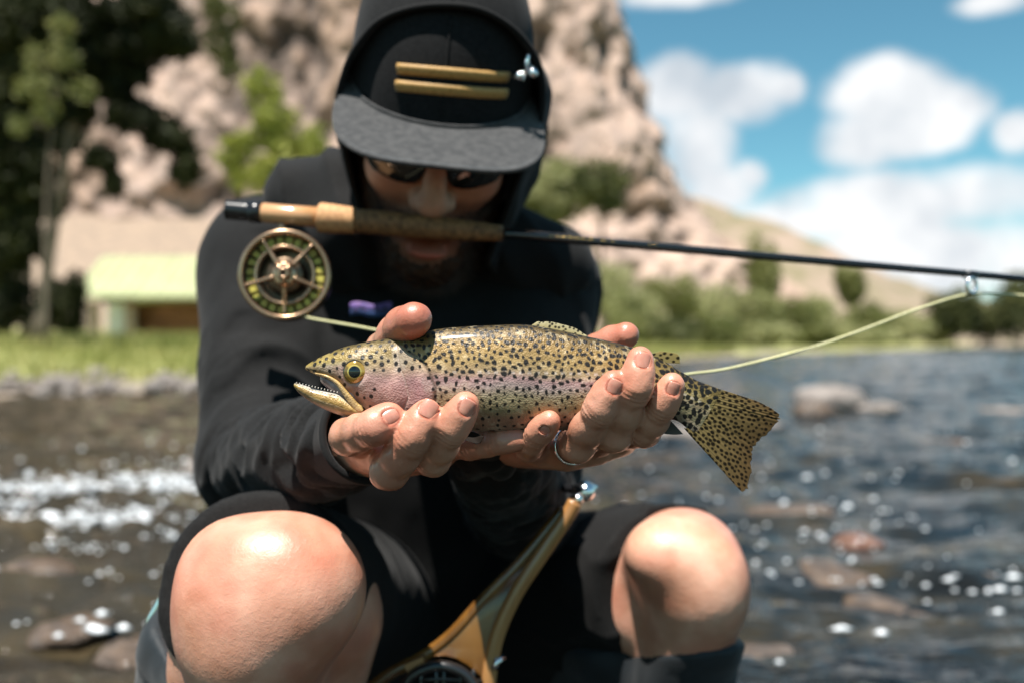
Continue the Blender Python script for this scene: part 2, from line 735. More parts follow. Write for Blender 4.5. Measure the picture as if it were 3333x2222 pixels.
    bed.blend_type = 'ADD'
    L.new(sh.outputs[0], bed.inputs[0])
    L.new(cr.outputs[0], bed.inputs[6])
    bed.inputs[7].default_value = (0.024, 0.017, 0.008, 1)
    L.new(bed.outputs[2], b.inputs['Base Color'])
    nb = N.new('ShaderNodeTexNoise')
    nb.inputs['Scale'].default_value = 11
    nb.inputs['Detail'].default_value = 4
    L.new(mp.outputs[0], nb.inputs[0])
    bp = N.new('ShaderNodeBump')
    bp.inputs['Strength'].default_value = 0.8
    bp.inputs['Distance'].default_value = 0.035
    L.new(nb.outputs[0], bp.inputs['Height'])
    L.new(bp.outputs[0], b.inputs['Normal'])
    tag(link('river', me, m), kind='structure')

    # white water: foam and spray on the riffles; scattered extra flecks imitate sun sparkle
    k = 7000
    cx = np.concatenate([rng.normal(-1.55, 0.62, k), rng.normal(0.82, 0.24, 260), rng.uniform(-3, 3, 260)])
    cy = np.concatenate([rng.normal(2.85, 0.55, k), rng.normal(2.55, 0.38, 260), rng.uniform(1.5, 6, 260)])
    q = np.stack([cx, cy, np.zeros(len(cx))], -1)
    f = fbm(q * np.array([1.8, 6.5, 1]), 3, 77)
    keep = (f > 0.30) | (np.arange(len(cx)) > k + 200)
    near = cy > 1.45
    q, f = q[keep & near], f[keep & near]
    s = rng.uniform(0.0025, 0.0065, len(q)) * (1 + 0.9 * (f > 0.5))
    octa = np.array([[1, 0, 0], [0, 1, 0], [-1, 0, 0], [0, -1, 0], [0, 0, 1], [0, 0, -1.]])
    of = np.array([[0, 1, 4], [1, 2, 4], [2, 3, 4], [3, 0, 4], [1, 0, 5], [2, 1, 5], [3, 2, 5], [0, 3, 5]])
    st = np.stack([s * rng.uniform(1, 2.6, len(s)), s, s * rng.uniform(.6, 1.0, len(s))], -1)
    V = (octa[None] * st[:, None]) + (q + np.array([0, 0, 0.022]))[:, None]
    V[..., 2] += (rng.uniform(-0.012, 0.018, len(s)))[:, None]
    F = (of[None] + 6 * np.arange(len(s))[:, None, None]).reshape(-1, 3)
    me = new_mesh('foam', V.reshape(-1, 3), F)
    m = mat('foam_sparkle_white', (0.82, 0.84, 0.86), rough=0.25, coat=0.6, spec=0.7)
    tag(link('foam', me, m), 'white foam, spray and added sparkle flecks on the riffles of the river', 'foam', kind='stuff')

    # cliff: a lit buttress with a rounded right-hand shoulder
    zs = np.concatenate([np.linspace(-2, 46, 150), np.linspace(47, 75, 14)])
    zc = np.array([-2, 0, 7.7, 12, 16.2, 23, 29.8, 38.3, 50, 75])
    xc = np.array([40, 37, 29, 23, 20.2, 18.2, 16.2, 14.6, 12.0, 6.0])
    t = np.concatenate([np.linspace(0, 0.72, 300), np.linspace(0.723, 0.9, 90), np.linspace(0.905, 1, 20)])
    V = []
    for z in zs:
        xe = np.interp(z, zc, xc)
        R = 9.0
        yf = 106 + 0.32 * z - 10 * math.exp(-((z) / 9.0) ** 2)
        a = np.clip((t - 0.72) / 0.18, 0, 1) * math.pi / 2
        x = np.where(t < 0.72, -150 + (xe - R + 150) * (t / 0.72) ** 0.8, xe - R + R * np.sin(a))
        y = np.where(t < 0.72, yf, yf + R - R * np.cos(a)) + np.where(t > 0.9, (t - 0.9) * 700, 0)
        V.append(np.stack([x, y, np.full_like(x, z)], -1))
    V = np.array(V)
    q = V.reshape(-1, 3)
    nrm = np.zeros_like(V)
    a = np.clip((t - 0.72) / 0.18, 0, 1) * math.pi / 2
    nrm[..., 0] = np.sin(a)[None]
    nrm[..., 1] = -np.cos(a)[None]
    col_ = fbm(q * np.array([0.16, 0.16, 0.035]), 4, 51)
    det = fbm(q * np.array([0.55, 0.55, 0.25]), 4, 61)
    ridge = 1 - np.abs(fbm(q * np.array([0.30, 0.30, 0.06]), 3, 71))
    disp = 2.6 * col_ + 1.0 * det + 2.0 * ridge
    disp = disp * (0.35 + 0.65 * sstep(0, 14, q[:, 2]))
    V2 = q + nrm.reshape(-1, 3) * disp[:, None]
    me = new_mesh('cliff', V2, grid_faces(len(zs), len(t), flip=True))
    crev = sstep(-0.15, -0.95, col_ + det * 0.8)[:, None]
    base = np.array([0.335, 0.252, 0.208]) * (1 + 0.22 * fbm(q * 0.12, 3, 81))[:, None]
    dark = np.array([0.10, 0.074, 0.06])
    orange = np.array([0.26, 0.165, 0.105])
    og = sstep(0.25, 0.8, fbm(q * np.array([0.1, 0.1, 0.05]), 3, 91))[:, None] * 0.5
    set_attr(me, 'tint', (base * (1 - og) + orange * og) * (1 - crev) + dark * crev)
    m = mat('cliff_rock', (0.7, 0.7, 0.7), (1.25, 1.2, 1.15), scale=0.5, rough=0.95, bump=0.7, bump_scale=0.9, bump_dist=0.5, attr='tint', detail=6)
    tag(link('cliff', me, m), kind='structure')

    # far hillside running down to the right
    xs = np.linspace(-20, 420, 150)
    ys = np.linspace(125, 300, 60)
    X, Y = np.meshgrid(xs, ys, indexing='ij')
    ridge = np.interp(X, [-20, 32, 52, 66, 77, 92, 140, 250, 420], [40, 27, 20.5, 12.6, 9.6, 7.0, 9, 14, 10])
    prof = sstep(120, 185, Y) * (1 - 0.5 * sstep(200, 300, Y))
    Z = ridge * prof
    q = np.stack([X.ravel(), Y.ravel(), Z.ravel()], -1)
    Z = Z + (1.3 * fbm(q * 0.09, 4, 15) * (0.2 + prof.ravel())).reshape(X.shape) - 0.5
    me = new_mesh('hillside', np.stack([X.ravel(), Y.ravel(), Z.ravel()], -1), grid_faces(len(xs), len(ys)))
    m = mat('hill_scrub', (0.31, 0.23, 0.178), (0.21, 0.17, 0.11), scale=0.10, rough=0.95, c3=(0.14, 0.13, 0.06), scale3=0.22, contrast=(0.3, 0.7), detail=7)
    tag(link('hillside', me, m), kind='structure')


build_land()


# ------------------------------------------------------------------ vegetation
def leaf_mesh(name, clumps, n, size, seed, hollow=0.35, droop=0.0):
    """many small leaf faces spread through clumps (centre xyz, radii xyz)"""
    r = np.random.default_rng(seed)
    vol = np.array([c[3] * c[4] * c[5] for c in clumps]) ** 0.66
    pick = r.choice(len(clumps), n, p=vol / vol.sum())
    c = np.array(clumps)[pick]
    d = r.normal(size=(n, 3))
    d /= np.linalg.norm(d, axis=1)[:, None]
    rad = (hollow + (1 - hollow) * r.random(n) ** 0.6)
    wob = 1 + 0.35 * vnoise(d * 2.1 + c[:, :3] * 0.7, seed)
    p = c[:, :3] + d * (rad * wob)[:, None] * c[:, 3:6]
    p[:, 2] -= droop * (d[:, 0] ** 2 + d[:, 1] ** 2) * c[:, 5]
    keep = vnoise(p / (np.mean(c[:, 3]) * 0.42), seed + 5) > -0.35
    p = p[keep]
    n = len(p)
    a = r.normal(size=(n, 3))
    a /= np.linalg.norm(a, axis=1)[:, None]
    b = np.cross(a, r.normal(size=(n, 3)))
    b /= np.linalg.norm(b, axis=1)[:, None]
    s = size * r.uniform(0.6, 1.3, n)[:, None]
    V = np.stack([p - a * s, p + b * s * 0.5, p + a * s, p - b * s * 0.5], 1).reshape(-1, 3)
    F = np.arange(4 * n).reshape(-1, 4)
    return new_mesh(name, V, F, smooth=False)


LEAF = {
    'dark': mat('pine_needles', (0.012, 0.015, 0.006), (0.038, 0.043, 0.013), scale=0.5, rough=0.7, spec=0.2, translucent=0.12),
    'mid': mat('willow_leaves', (0.11, 0.125, 0.035), (0.24, 0.24, 0.085), scale=0.35, rough=0.6, spec=0.25, translucent=0.25),
    'pale': mat('pale_willow_leaves', (0.24, 0.25, 0.10), (0.40, 0.39, 0.19), scale=0.35, rough=0.6, spec=0.25, translucent=0.25),
    'bright': mat('aspen_leaves', (0.22, 0.25, 0.04), (0.42, 0.42, 0.11), scale=0.4, rough=0.6, spec=0.25, translucent=0.3),
    'deep': mat('alder_leaves', (0.06, 0.07, 0.022), (0.14, 0.145, 0.05), scale=0.4, rough=0.6, spec=0.25, translucent=0.2),
}
BARK = mat('bark', (0.10, 0.075, 0.055), (0.20, 0.16, 0.125), scale=3, stretch=(1, 1, 0.15), rough=0.95, bump=0.6, bump_dist=0.02)


def px_clumps(items, Y):
    """(u, v, ru, rv[, dY]) clumps seen at distance Y -> world clumps"""
    out = []
    for it in items:
        u, v, ru, rv = it[:4]
        y = Y + (it[4] if len(it) > 4 else 0)
        c = P(u, v, y)
        out.append((c[0], c[1], c[2], ru / FPX * y, (ru + rv) * 0.5 / FPX * y, rv / FPX * y))
    return out


def tree(name, label, cat, clumps, leaf, n, size, trunk=None, seed=1, group=None, limbs=True, trunk_r=0.12, hollow=0.35, droop=0.0):
    cl = np.array(clumps)
    c0 = cl[:, :3].mean(0)
    base = np.array(trunk[0]) if trunk is not None else np.array([c0[0], c0[1], ground_z(c0[0], c0[1]) - 0.1])
    root = empty(name, base)
    tag(root, label, cat, group)
    m = MB()
    path = np.array(trunk) if trunk is not None else np.array([base, c0 * 0.5 + base * 0.5 + [0.1, 0, 0], [c0[0], c0[1], cl[:, 2].max()]])
    sp = catmull(path, 14)
    m.tube(sp, np.linspace(trunk_r, trunk_r * 0.25, 14), 8)
    if limbs:
        for c in cl[:14]:
            zz = np.clip(c[2] - 0.6 * c[5], sp[:, 2].min() + 0.3, sp[:, 2].max())
            a = sp[np.argmin(np.abs(sp[:, 2] - zz))]
            e = c[:3]
            mid = (a + e) / 2 + np.array([0, 0, 0.12 * np.linalg.norm(e - a)])
            m.tube(catmull([a, mid, e], 7), np.linspace(trunk_r * 0.38, trunk_r * 0.1, 7), 6)
    keep_parent(m.build('trunk', BARK), root)
    keep_parent(link('crown', leaf_mesh('crown', clumps, n, size, seed, hollow, droop), leaf), root)
    return root


def gpt(u, Y, dz=-0.1):
    x = (u - 1666.5) / FPX * Y
    return np.array([x, Y, float(ground_z(np.array(x), np.array(Y))) + dz])


def build_plants():
    # tall dark conifers over the left bank
    Y = 24
    top = [(40, 60, 150, 150), (190, 40, 150, 110), (330, 60, 140, 90), (470, 30, 130, 95), (550, 100, 85, 90), (420, 150, 100, 80), (250, 130, 120, 90),
           (90, 250, 130, 110), (300, 190, 110, 80), (380, 290, 60, 50), (230, 330, 90, 80), (60, 560, 120, 120), (50, 750, 90, 120), (30, 930, 70, 120), (30, 420, 100, 120), (430, 235, 55, 45)]
    tree('pine_tree', 'tall dark pine with two boughs hanging before the cliff, its trunk leaning right', 'tree',
         px_clumps(top + [(430, 375, 100, 55), (540, 430, 80, 65), (600, 540, 55, 70), (500, 400, 60, 50), (330, 510, 65, 45), (365, 590, 35, 55)], Y),
         LEAF['dark'], 42000, 0.12, [gpt(120, Y), P(165, 800, Y), P(215, 520, Y), P(262, 200, Y), P(300, -400, Y)], 11, trunk_r=0.17, droop=0.3)
    tree('pine_tree', 'dark pine with a straight trunk standing left of the leaning one', 'tree',
         px_clumps([(60, 120, 150, 130, 2), (20, 330, 110, 120, 2), (150, 420, 100, 90, 2), (70, 560, 110, 100, 1), (40, 720, 90, 110, 1), (10, 900, 60, 110, 1),
                    (180, 300, 110, 80, 3), (140, 640, 80, 70, 1)], 27),
         LEAF['dark'], 26000, 0.12, [gpt(85, 27), P(90, 800, 27), P(95, 500, 27), P(100, 100, 27), P(100, -300, 27)], 12, trunk_r=0.17, droop=0.3)
    tree('aspen_tree', 'young sunlit aspen growing among the dark pine boughs', 'tree',
         px_clumps([(200, 90, 40, 45), (200, 190, 60, 55), (120, 290, 80, 40), (270, 300, 50, 40), (60, 410, 40, 40), (110, 200, 30, 60), (150, 360, 50, 50)], 21),
         LEAF['mid'], 1500, 0.075, [gpt(150, 21), P(150, 700, 21), P(170, 380, 21), P(185, 150, 21)], 13, trunk_r=0.05)
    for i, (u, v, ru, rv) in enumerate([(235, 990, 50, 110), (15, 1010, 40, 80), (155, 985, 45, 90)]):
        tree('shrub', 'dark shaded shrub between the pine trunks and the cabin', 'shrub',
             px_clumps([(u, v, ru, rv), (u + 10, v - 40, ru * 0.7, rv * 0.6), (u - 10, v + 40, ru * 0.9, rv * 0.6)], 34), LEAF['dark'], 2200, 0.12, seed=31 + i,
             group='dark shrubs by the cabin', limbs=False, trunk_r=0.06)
    tree('juniper_bush', 'dull olive juniper clinging to the cliff face above the bright aspen', 'bush',
         px_clumps([(735, 60, 55, 60), (720, 150, 60, 65), (745, 225, 45, 50), (700, 20, 45, 50)], 85), LEAF['deep'], 2600, 0.25,
         [P(740, 320, 97), P(735, 240, 88), P(730, 100, 85)], 41, trunk_r=0.2)
    Y = 46
    tree('cottonwood_tree', 'bright yellow green cottonwood at the foot of the cliff', 'tree',
         px_clumps([(850, 290, 65, 70), (885, 400, 85, 85), (800, 470, 75, 55), (900, 510, 100, 75), (850, 580, 110, 55), (960, 590, 80, 50), (1010, 470, 60, 75), (750, 520, 50, 40), (1060, 560, 60, 60)], Y),
         LEAF['bright'], 9000, 0.16, [gpt(890, Y), P(890, 800, Y), P(880, 550, Y), P(860, 320, Y)], 51, trunk_r=0.13, hollow=0.2)
    # beyond his shoulder
    Y = 62
    tree('cottonwood_tree', 'pale green cottonwood with a dark olive heart beside the hood', 'tree',
         px_clumps([(1720, 640, 90, 70), (1830, 570, 100, 55), (1700, 740, 80, 50), (1800, 680, 80, 60), (1880, 650, 60, 60)], Y), LEAF['pale'], 12000, 0.17, seed=61, trunk_r=0.2, hollow=0.2)
    tree('juniper_bush', 'round dark olive juniper in front of the pale cottonwood', 'bush',
         px_clumps([(1960, 590, 95, 80), (1980, 660, 60, 50), (1900, 600, 50, 60)], 58), LEAF['deep'], 5000, 0.16, [gpt(1960, 58), P(1960, 800, 58), P(1960, 620, 58)], 62, trunk_r=0.2)
    far = [(1860, 850, 75, 60, 60, 'deep'), (1830, 960, 100, 70, 55, 'mid'), (1960, 950, 110, 80, 52, 'pale'), (2080, 1010, 110, 80, 48, 'pale'),
           (2050, 1080, 90, 60, 42, 'mid'), (2180, 1000, 100, 80, 56, 'mid'), (2190, 1095, 100, 50, 42, 'deep'), (2300, 1020, 110, 80, 60, 'pale'), (2330, 1105, 100, 45, 46, 'mid'),
           (2480, 900, 65, 130, 80, 'mid'), (2440, 1040, 110, 70, 62, 'pale'), (2570, 1050, 110, 70, 66, 'mid'), (2480, 1110, 110, 40, 52, 'pale'), (2690, 1060, 110, 65, 74, 'pale'),
           (2640, 1115, 100, 32, 60, 'mid'), (2760, 940, 50, 60, 92, 'mid'), (2800, 1065, 100, 60, 80, 'mid'), (2790, 1112, 110, 28, 70, 'pale'), (2920, 1080, 110, 50, 86, 'pale'),
           (3040, 1085, 90, 45, 95, 'mid'), (3110, 1030, 100, 75, 90, 'deep'), (3230, 1045, 110, 75, 96, 'deep'), (3330, 1010, 100, 95, 92, 'deep'), (3450, 1030, 120, 80, 98, 'deep')]
    lab = {'pale': 'pale grey green willow bush on the far river bank', 'mid': 'mid green willow bush on the far river bank', 'deep': 'dark green alder bush on the far river bank'}
    for i, (u, v, ru, rv, Y, k) in enumerate(far):
        cl = [(u + rng.uniform(-.5, .5) * ru, v + rng.uniform(-.45, .5) * rv, ru * rng.uniform(.45, .75), rv * rng.uniform(.4, .7), rng.uniform(-2, 2)) for _ in range(6)]
        cl.append((u, v + rv * 0.5, ru * 0.8, rv * 0.6))
        tree('willow_bush' if k != 'deep' else 'alder_bush', lab[k], 'bush', px_clumps([(a_, b_ - 22, c_, d_ * 1.3) + tuple(e_) for a_, b_, c_, d_, *e_ in cl], Y), LEAF[k], 4200, Y * 0.0026, seed=100 + i,
             group=lab[k].split(' on ')[0] + 'es of the far bank', limbs=True, trunk_r=0.1, hollow=0.2)
    # grass of the left bank
    n = 26000
    x = rng.uniform(-24, 8, n)
    y = np.interp(x, BX, BY) + 1.4 + rng.random(n) ** 1.6 * 26
    z = ground_z(x, y)
    h = rng.uniform(0.06, 0.20, n) * np.clip(y / 14, 0.8, 1.7)
    a = rng.uniform(0, math.pi, n)
    w = h * 0.18
    V = np.stack([np.stack([x - np.cos(a) * w, y - np.sin(a) * w, z - 0.03], -1), np.stack([x + np.cos(a) * w, y + np.sin(a) * w, z - 0.03], -1),
                  np.stack([x + rng.normal(0, .3, n) * h, y + rng.normal(0, .3, n) * h, z + h], -1)], 1).reshape(-1, 3)
    me = new_mesh('grass', V, np.arange(3 * n).reshape(-1, 3), smooth=False)
    tag(link('grass', me, mat('grass_blades', (0.24, 0.26, 0.07), (0.40, 0.37, 0.15), scale=0.6, rough=0.7, translucent=0.3, spec=0.2)),
        'sunlit yellow green grass covering the left river bank', 'grass', kind='stuff')


build_plants()


# ------------------------------------------------------------------ rocks
def rock_mesh(seed, flat=0.6, n=20):
    r = np.random.default_rng(seed)
    V, F = [], []
    nu, nv = n, n // 2 + 2
    th = np.linspace(0, math.pi, nv)
    ph = np.arange(nu) * 2 * math.pi / nu
    T, Pp = np.meshgrid(th, ph, indexing='ij')
    d = np.stack([np.sin(T) * np.cos(Pp), np.sin(T) * np.sin(Pp), np.cos(T)], -1).reshape(-1, 3)
    rad = 1 + 0.32 * fbm(d * 1.3 + seed * 7.7, 3, seed) 
    V = d * rad[:, None] * np.array([1, 0.8, flat])
    for _ in range(5):
        nrm = norm(r.normal(size=3) * [1, 1, .7])
        lim = r.uniform(0.55, 0.8)
        dd = V @ nrm - lim
        V = V - np.where(dd > 0, dd * 0.8, 0)[:, None] * nrm
    return new_mesh('rock', V, grid_faces(nv, nu, wrap=True))


ROCK = [mat('river_rock_pale', (0.15, 0.125, 0.11), (0.27, 0.235, 0.21), scale=3, rough=0.8, bump=0.5, bump_dist=0.03),
        mat('river_rock_brown', (0.055, 0.036, 0.024), (0.13, 0.085, 0.055), scale=3, rough=0.35, bump=0.5, bump_dist=0.03, coat=0.3),
        mat('river_rock_rust', (0.13, 0.050, 0.030), (0.19, 0.095, 0.06), scale=3, rough=0.3, bump=0.5, bump_dist=0.03, coat=0.3)]


def build_rocks():
    def rock(u, v, w, flat, k, seed, label, group=None, lift=0.25, yaw=0.0):
        Y = CAM_H * FPX / max(v - 1111, 8)
        s = w / FPX * Y / 2
        o = link('river_rock', rock_mesh(seed, flat), ROCK[k])
        x = (u - 1666.5) / FPX * Y
        o.location = (x, Y, lift * s * flat)
        o.scale = (s, s, s)
        o.rotation_euler = (0, 0, yaw)
        tag(o, label, 'rock', group)
        return o
    rock(2715, 1335, 235, 0.50, 0, 3, 'large pale flat-topped boulder breaking the river beyond the tail', lift=0.45)
    rock(2640, 1355, 170, 0.5, 1, 4, 'dark wet stone at the foot of the pale boulder', lift=0.2)
    rock(2860, 1340, 150, 0.3, 0, 5, 'low pale stone awash beside the flat-topped boulder', lift=0.25)
    rock(2790, 1770, 170, 0.34, 2, 6, 'rusty red stone just breaking the surface', lift=0.2)
    rock(2210, 1430, 360, 0.22, 0, 7, 'broad pale shelf of stone awash below the tail', lift=0.1)
    rock(2420, 1390, 220, 0.25, 0, 8, 'pale low stone showing between the body and the tail fin', lift=0.1)
    rock(640, 1560, 110, 0.75, 0, 9, 'round pinkish stone in the water against the jacket', lift=0.5)
    sub = 'brown stone lying just under the river surface'
    for i, (u, v, w, k) in enumerate([(2560, 1660, 330, 1), (2700, 1850, 360, 1), (2880, 1960, 300, 1), (3180, 1850, 330, 1), (2500, 2130, 340, 1), (3020, 2140, 360, 1),
                                      (230, 2030, 300, 1), (420, 2100, 260, 1), (120, 1830, 300, 1), (3080, 1430, 240, 1), (3260, 1330, 260, 0), (2960, 1540, 300, 1)]):
        rock(u, v, w, 0.3, k, 20 + i, sub if k else 'grey stone awash in the riffle off the far bank', 'stones just under the surface' if k else None, lift=-0.75, yaw=i * 1.3)
    protos = [rock_mesh(60 + i, 0.65, 14) for i in range(4)]
    lab = 'pale rounded stone on the gravel edge of the left bank'
    for me in protos:
        me.materials.append(ROCK[0])
    for i in range(64):
        u = rng.uniform(-120, 690)
        x = (u - 1666.5) / FPX * 11.2
        y = np.interp(x, BX, BY) + rng.uniform(-0.3, 1.7)
        o = bpy.data.objects.new('bank_stone', protos[i % 4])
        COL.objects.link(o)
        s = rng.uniform(0.04, 0.09) * (1.8 if i % 9 == 0 else 1)
        o.location = (x * y / 11.2, y, float(ground_z(np.array(x), np.array(y))) + 0.3 * s)
        o.scale = (s, s, s)
        o.rotation_euler = (0, 0, rng.uniform(0, 6))
        tag(o, lab, 'stone', 'stones along the left bank')


build_rocks()


# ------------------------------------------------------------------ cabin
def build_cabin():
    Y = 40.0
    x0, x1 = (300 - 1666.5) / FPX * Y, -7.0
    zg = float(ground_z(np.array(x0), np.array(Y))) - 0.2
    zw = P(0, 985, Y)[2]
    zr = P(0, 850, Y)[2] + 0.25
    root = empty('cabin', ((x0 + x1) / 2, Y, zg))
    tag(root, 'low log cabin with a pale yellow green metal roof on the left bank', 'cabin')
    log = mat('cabin_logs', (0.15, 0.062, 0.022), (0.26, 0.115, 0.045), scale=4, stretch=(0.3, 1, 1), rough=0.75)
    roof = mat('roof_metal', (0.34, 0.36, 0.185), (0.42, 0.43, 0.24), scale=1.5, rough=0.35, spec=0.6)
    white = mat('white_boards', (0.75, 0.73, 0.72), rough=0.7)
    stone = mat('porch_stone', (0.34, 0.20, 0.13), (0.50, 0.40, 0.34), scale=5, rough=0.9)
    m = MB()
    D = 4.5
    m.box(((x0 + x1) / 2 + 0.6, Y + D / 2, (zg + zw) / 2), (x1 - x0 - 1.2, D - 0.5, zw - zg))
    keep_parent(m.build('wall', log, smooth=False), root)
    n = 10
    for i in range(n):
        z = zg + (i + 0.5) * (zw - zg) / n
        m = MB().tube([(x0 + 1.0, Y + 0.2, z), (x1, Y + 0.2, z)], (zw - zg) / n * 0.52, 8)
        keep_parent(m.build('log', log), root)
    m = MB()
    e0, e1 = x0 - 0.5, x1 + 0.5
    z0 = zw + 0.12
    prof = [(Y - 0.8, z0), (Y + D / 2, zr), (Y + D + 0.8, z0)]
    V = [(x, y, z + dz) for x in (e0, e1) for dz in (0, 0.12) for (y, z) in prof]
    F = [(3, 9, 10, 4), (4, 10, 11, 5), (0, 1, 7, 6), (1, 2, 8, 7), (0, 6, 9, 3), (2, 5, 11, 8), (0, 3, 4, 1), (1, 4, 5, 2), (6, 7, 10, 9), (7, 8, 11, 10)]
    m.add(V, F)
    rf = keep_parent(m.build('roof', roof, smooth=False), root)
    for i in range(22):
        x = e0 + 0.3 + i * (e1 - e0 - 0.6) / 21
        s = MB().tube([(x, Y - 0.8, z0 + 0.14), (x, Y + D / 2, zr + 0.14)], 0.03, 6).build('roof_seam', roof)
        s.parent = rf
    xm = (355 - 1666.5) / FPX * Y
    keep_parent(MB().box((xm + 0.35, Y - 0.15, (zg + zw) / 2), (0.65, 0.08, zw - zg)).build('door', white, smooth=False), root)
    for dx in (-0.5, 0.95):
        keep_parent(MB().box((xm + dx, Y - 0.2, (zg + zw) / 2), (0.32, 0.3, zw - zg)).build('porch_post', stone, smooth=False), root)
    keep_parent(MB().add([(x0 + 0.1, Y + 0.2, zw), (x0 + 0.1, Y + D - 0.2, zw), (x0 + 0.1, Y + D / 2, zr - 0.05), (x0 + 0.25, Y + 0.2, zw), (x0 + 0.25, Y + D - 0.2, zw), (x0 + 0.25, Y + D / 2, zr - 0.05)],
                [(0, 2, 1), (3, 4, 5), (0, 1, 4, 3), (1, 2, 5, 4), (2, 0, 3, 5)]).build('gable', log, smooth=False), root)


build_cabin()

# ------------------------------------------------------------------ the angler
def skin_mat(name, wet=0.0):
    m = mat(name, (0.43, 0.195, 0.118), (0.585, 0.315, 0.215), scale=28, rough=0.42, bump=0.30, bump_scale=300, bump_dist=0.0008, sss=0.14, sss_scale=0.003,
            coat=0.14 + wet, coat_rough=0.13, spec=0.45, detail=5, attr='tint', c3=(0.42, 0.160, 0.10), scale3=13)
    # fine skin cells and wet glints on top of the noise relief
    N, L = m.node_tree.nodes, m.node_tree.links
    b = N['Principled BSDF']
    old = b.inputs['Normal'].links[0].from_socket
    tc = N.new('ShaderNodeTexCoord')
    no = N.new('ShaderNodeTexNoise')
    no.inputs['Scale'].default_value = 60
    no.inputs['Detail'].default_value = 3
    L.new(tc.outputs['Object'], no.inputs['Vector'])
    mv = N.new('ShaderNodeMix')
    mv.data_type = 'VECTOR'
    mv.inputs[0].default_value = 0.02
    L.new(tc.outputs['Object'], mv.inputs[4])
    L.new(no.outputs['Color'], mv.inputs[5])
    vo = N.new('ShaderNodeTexVoronoi')
    vo.feature = 'DISTANCE_TO_EDGE'
    vo.inputs['Scale'].default_value = 420
    L.new(mv.outputs[1], vo.inputs['Vector'])
    bp = N.new('ShaderNodeBump')
    bp.inputs['Strength'].default_value = 0.16
    bp.inputs['Distance'].default_value = 0.0010
    L.new(vo.outputs['Distance'], bp.inputs['Height'])
    L.new(old, bp.inputs['Normal'])
    b2 = N.new('ShaderNodeBump')
    b2.inputs['Strength'].default_value = 0.16
    b2.inputs['Distance'].default_value = 0.0022
    L.new(no.outputs[0], b2.inputs['Height'])
    L.new(bp.outputs[0], b2.inputs['Normal'])
    L.new(b2.outputs[0], b.inputs['Normal'])
    return m


SKIN = skin_mat('skin_wet', 0.22)
SKIN_DRY = skin_mat('skin_face', -0.14)
SKIN_DRY.node_tree.nodes['Principled BSDF'].inputs['Roughness'].default_value = 0.6
SKIN_DRY.node_tree.nodes['Principled BSDF'].inputs['Specular IOR Level'].default_value = 0.25
NAIL = mat('fingernail', (0.46, 0.19, 0.135), (0.55, 0.25, 0.18), scale=160, rough=0.35, sss=0.2, coat=0.18, spec=0.35)
CLOTH = mat('jacket_cloth', (0.0050, 0.0049, 0.0050), (0.0140, 0.0136, 0.0136), scale=520, stretch=(1, 1, 2.4), rough=0.85, bump=0.35, bump_scale=900, bump_dist=0.0005, sheen=0.05, spec=0.18, c3=(0.008, 0.0078, 0.008), scale3=18)
CLOTH2 = mat('shorts_cloth', (0.0045, 0.0043, 0.0043), (0.0105, 0.010, 0.0098), scale=600, rough=0.8, bump=0.3, bump_scale=900, bump_dist=0.0005, sheen=0.03, spec=0.18)
CAPM = mat('cap_twill', (0.005, 0.005, 0.0053), (0.012, 0.012, 0.0124), scale=420, rough=0.85, bump=0.4, bump_scale=700, bump_dist=0.0004, sheen=0.05, spec=0.15)
BRIMM = mat('cap_brim_suede', (0.034, 0.034, 0.035), (0.056, 0.055, 0.055), scale=150, rough=0.9, bump=0.4, bump_scale=600, bump_dist=0.0004, sheen=0.15, spec=0.2, detail=6)
SOCK = mat('neoprene', (0.0022, 0.0055, 0.008), (0.005, 0.010, 0.0145), scale=60, rough=0.7, bump=0.3, bump_scale=300, bump_dist=0.0006, sheen=0.1)
SILVER = mat('polished_silver', (0.82, 0.82, 0.84), rough=0.12, metallic=1.0)
GOLDTHREAD = mat('gold_braid', (0.36, 0.19, 0.045), (0.50, 0.29, 0.09), scale=260, rough=0.5, bump=0.5, bump_scale=500, bump_dist=0.0006, stretch=(3, 1, 1), sheen=0.1)
BLACKPL = mat('black_plastic', (0.010, 0.010, 0.011), rough=0.25, spec=0.5)
BEARDM = mat('beard_hair', (0.018, 0.0095, 0.006), (0.055, 0.026, 0.014), scale=90, rough=0.55, spec=0.3)

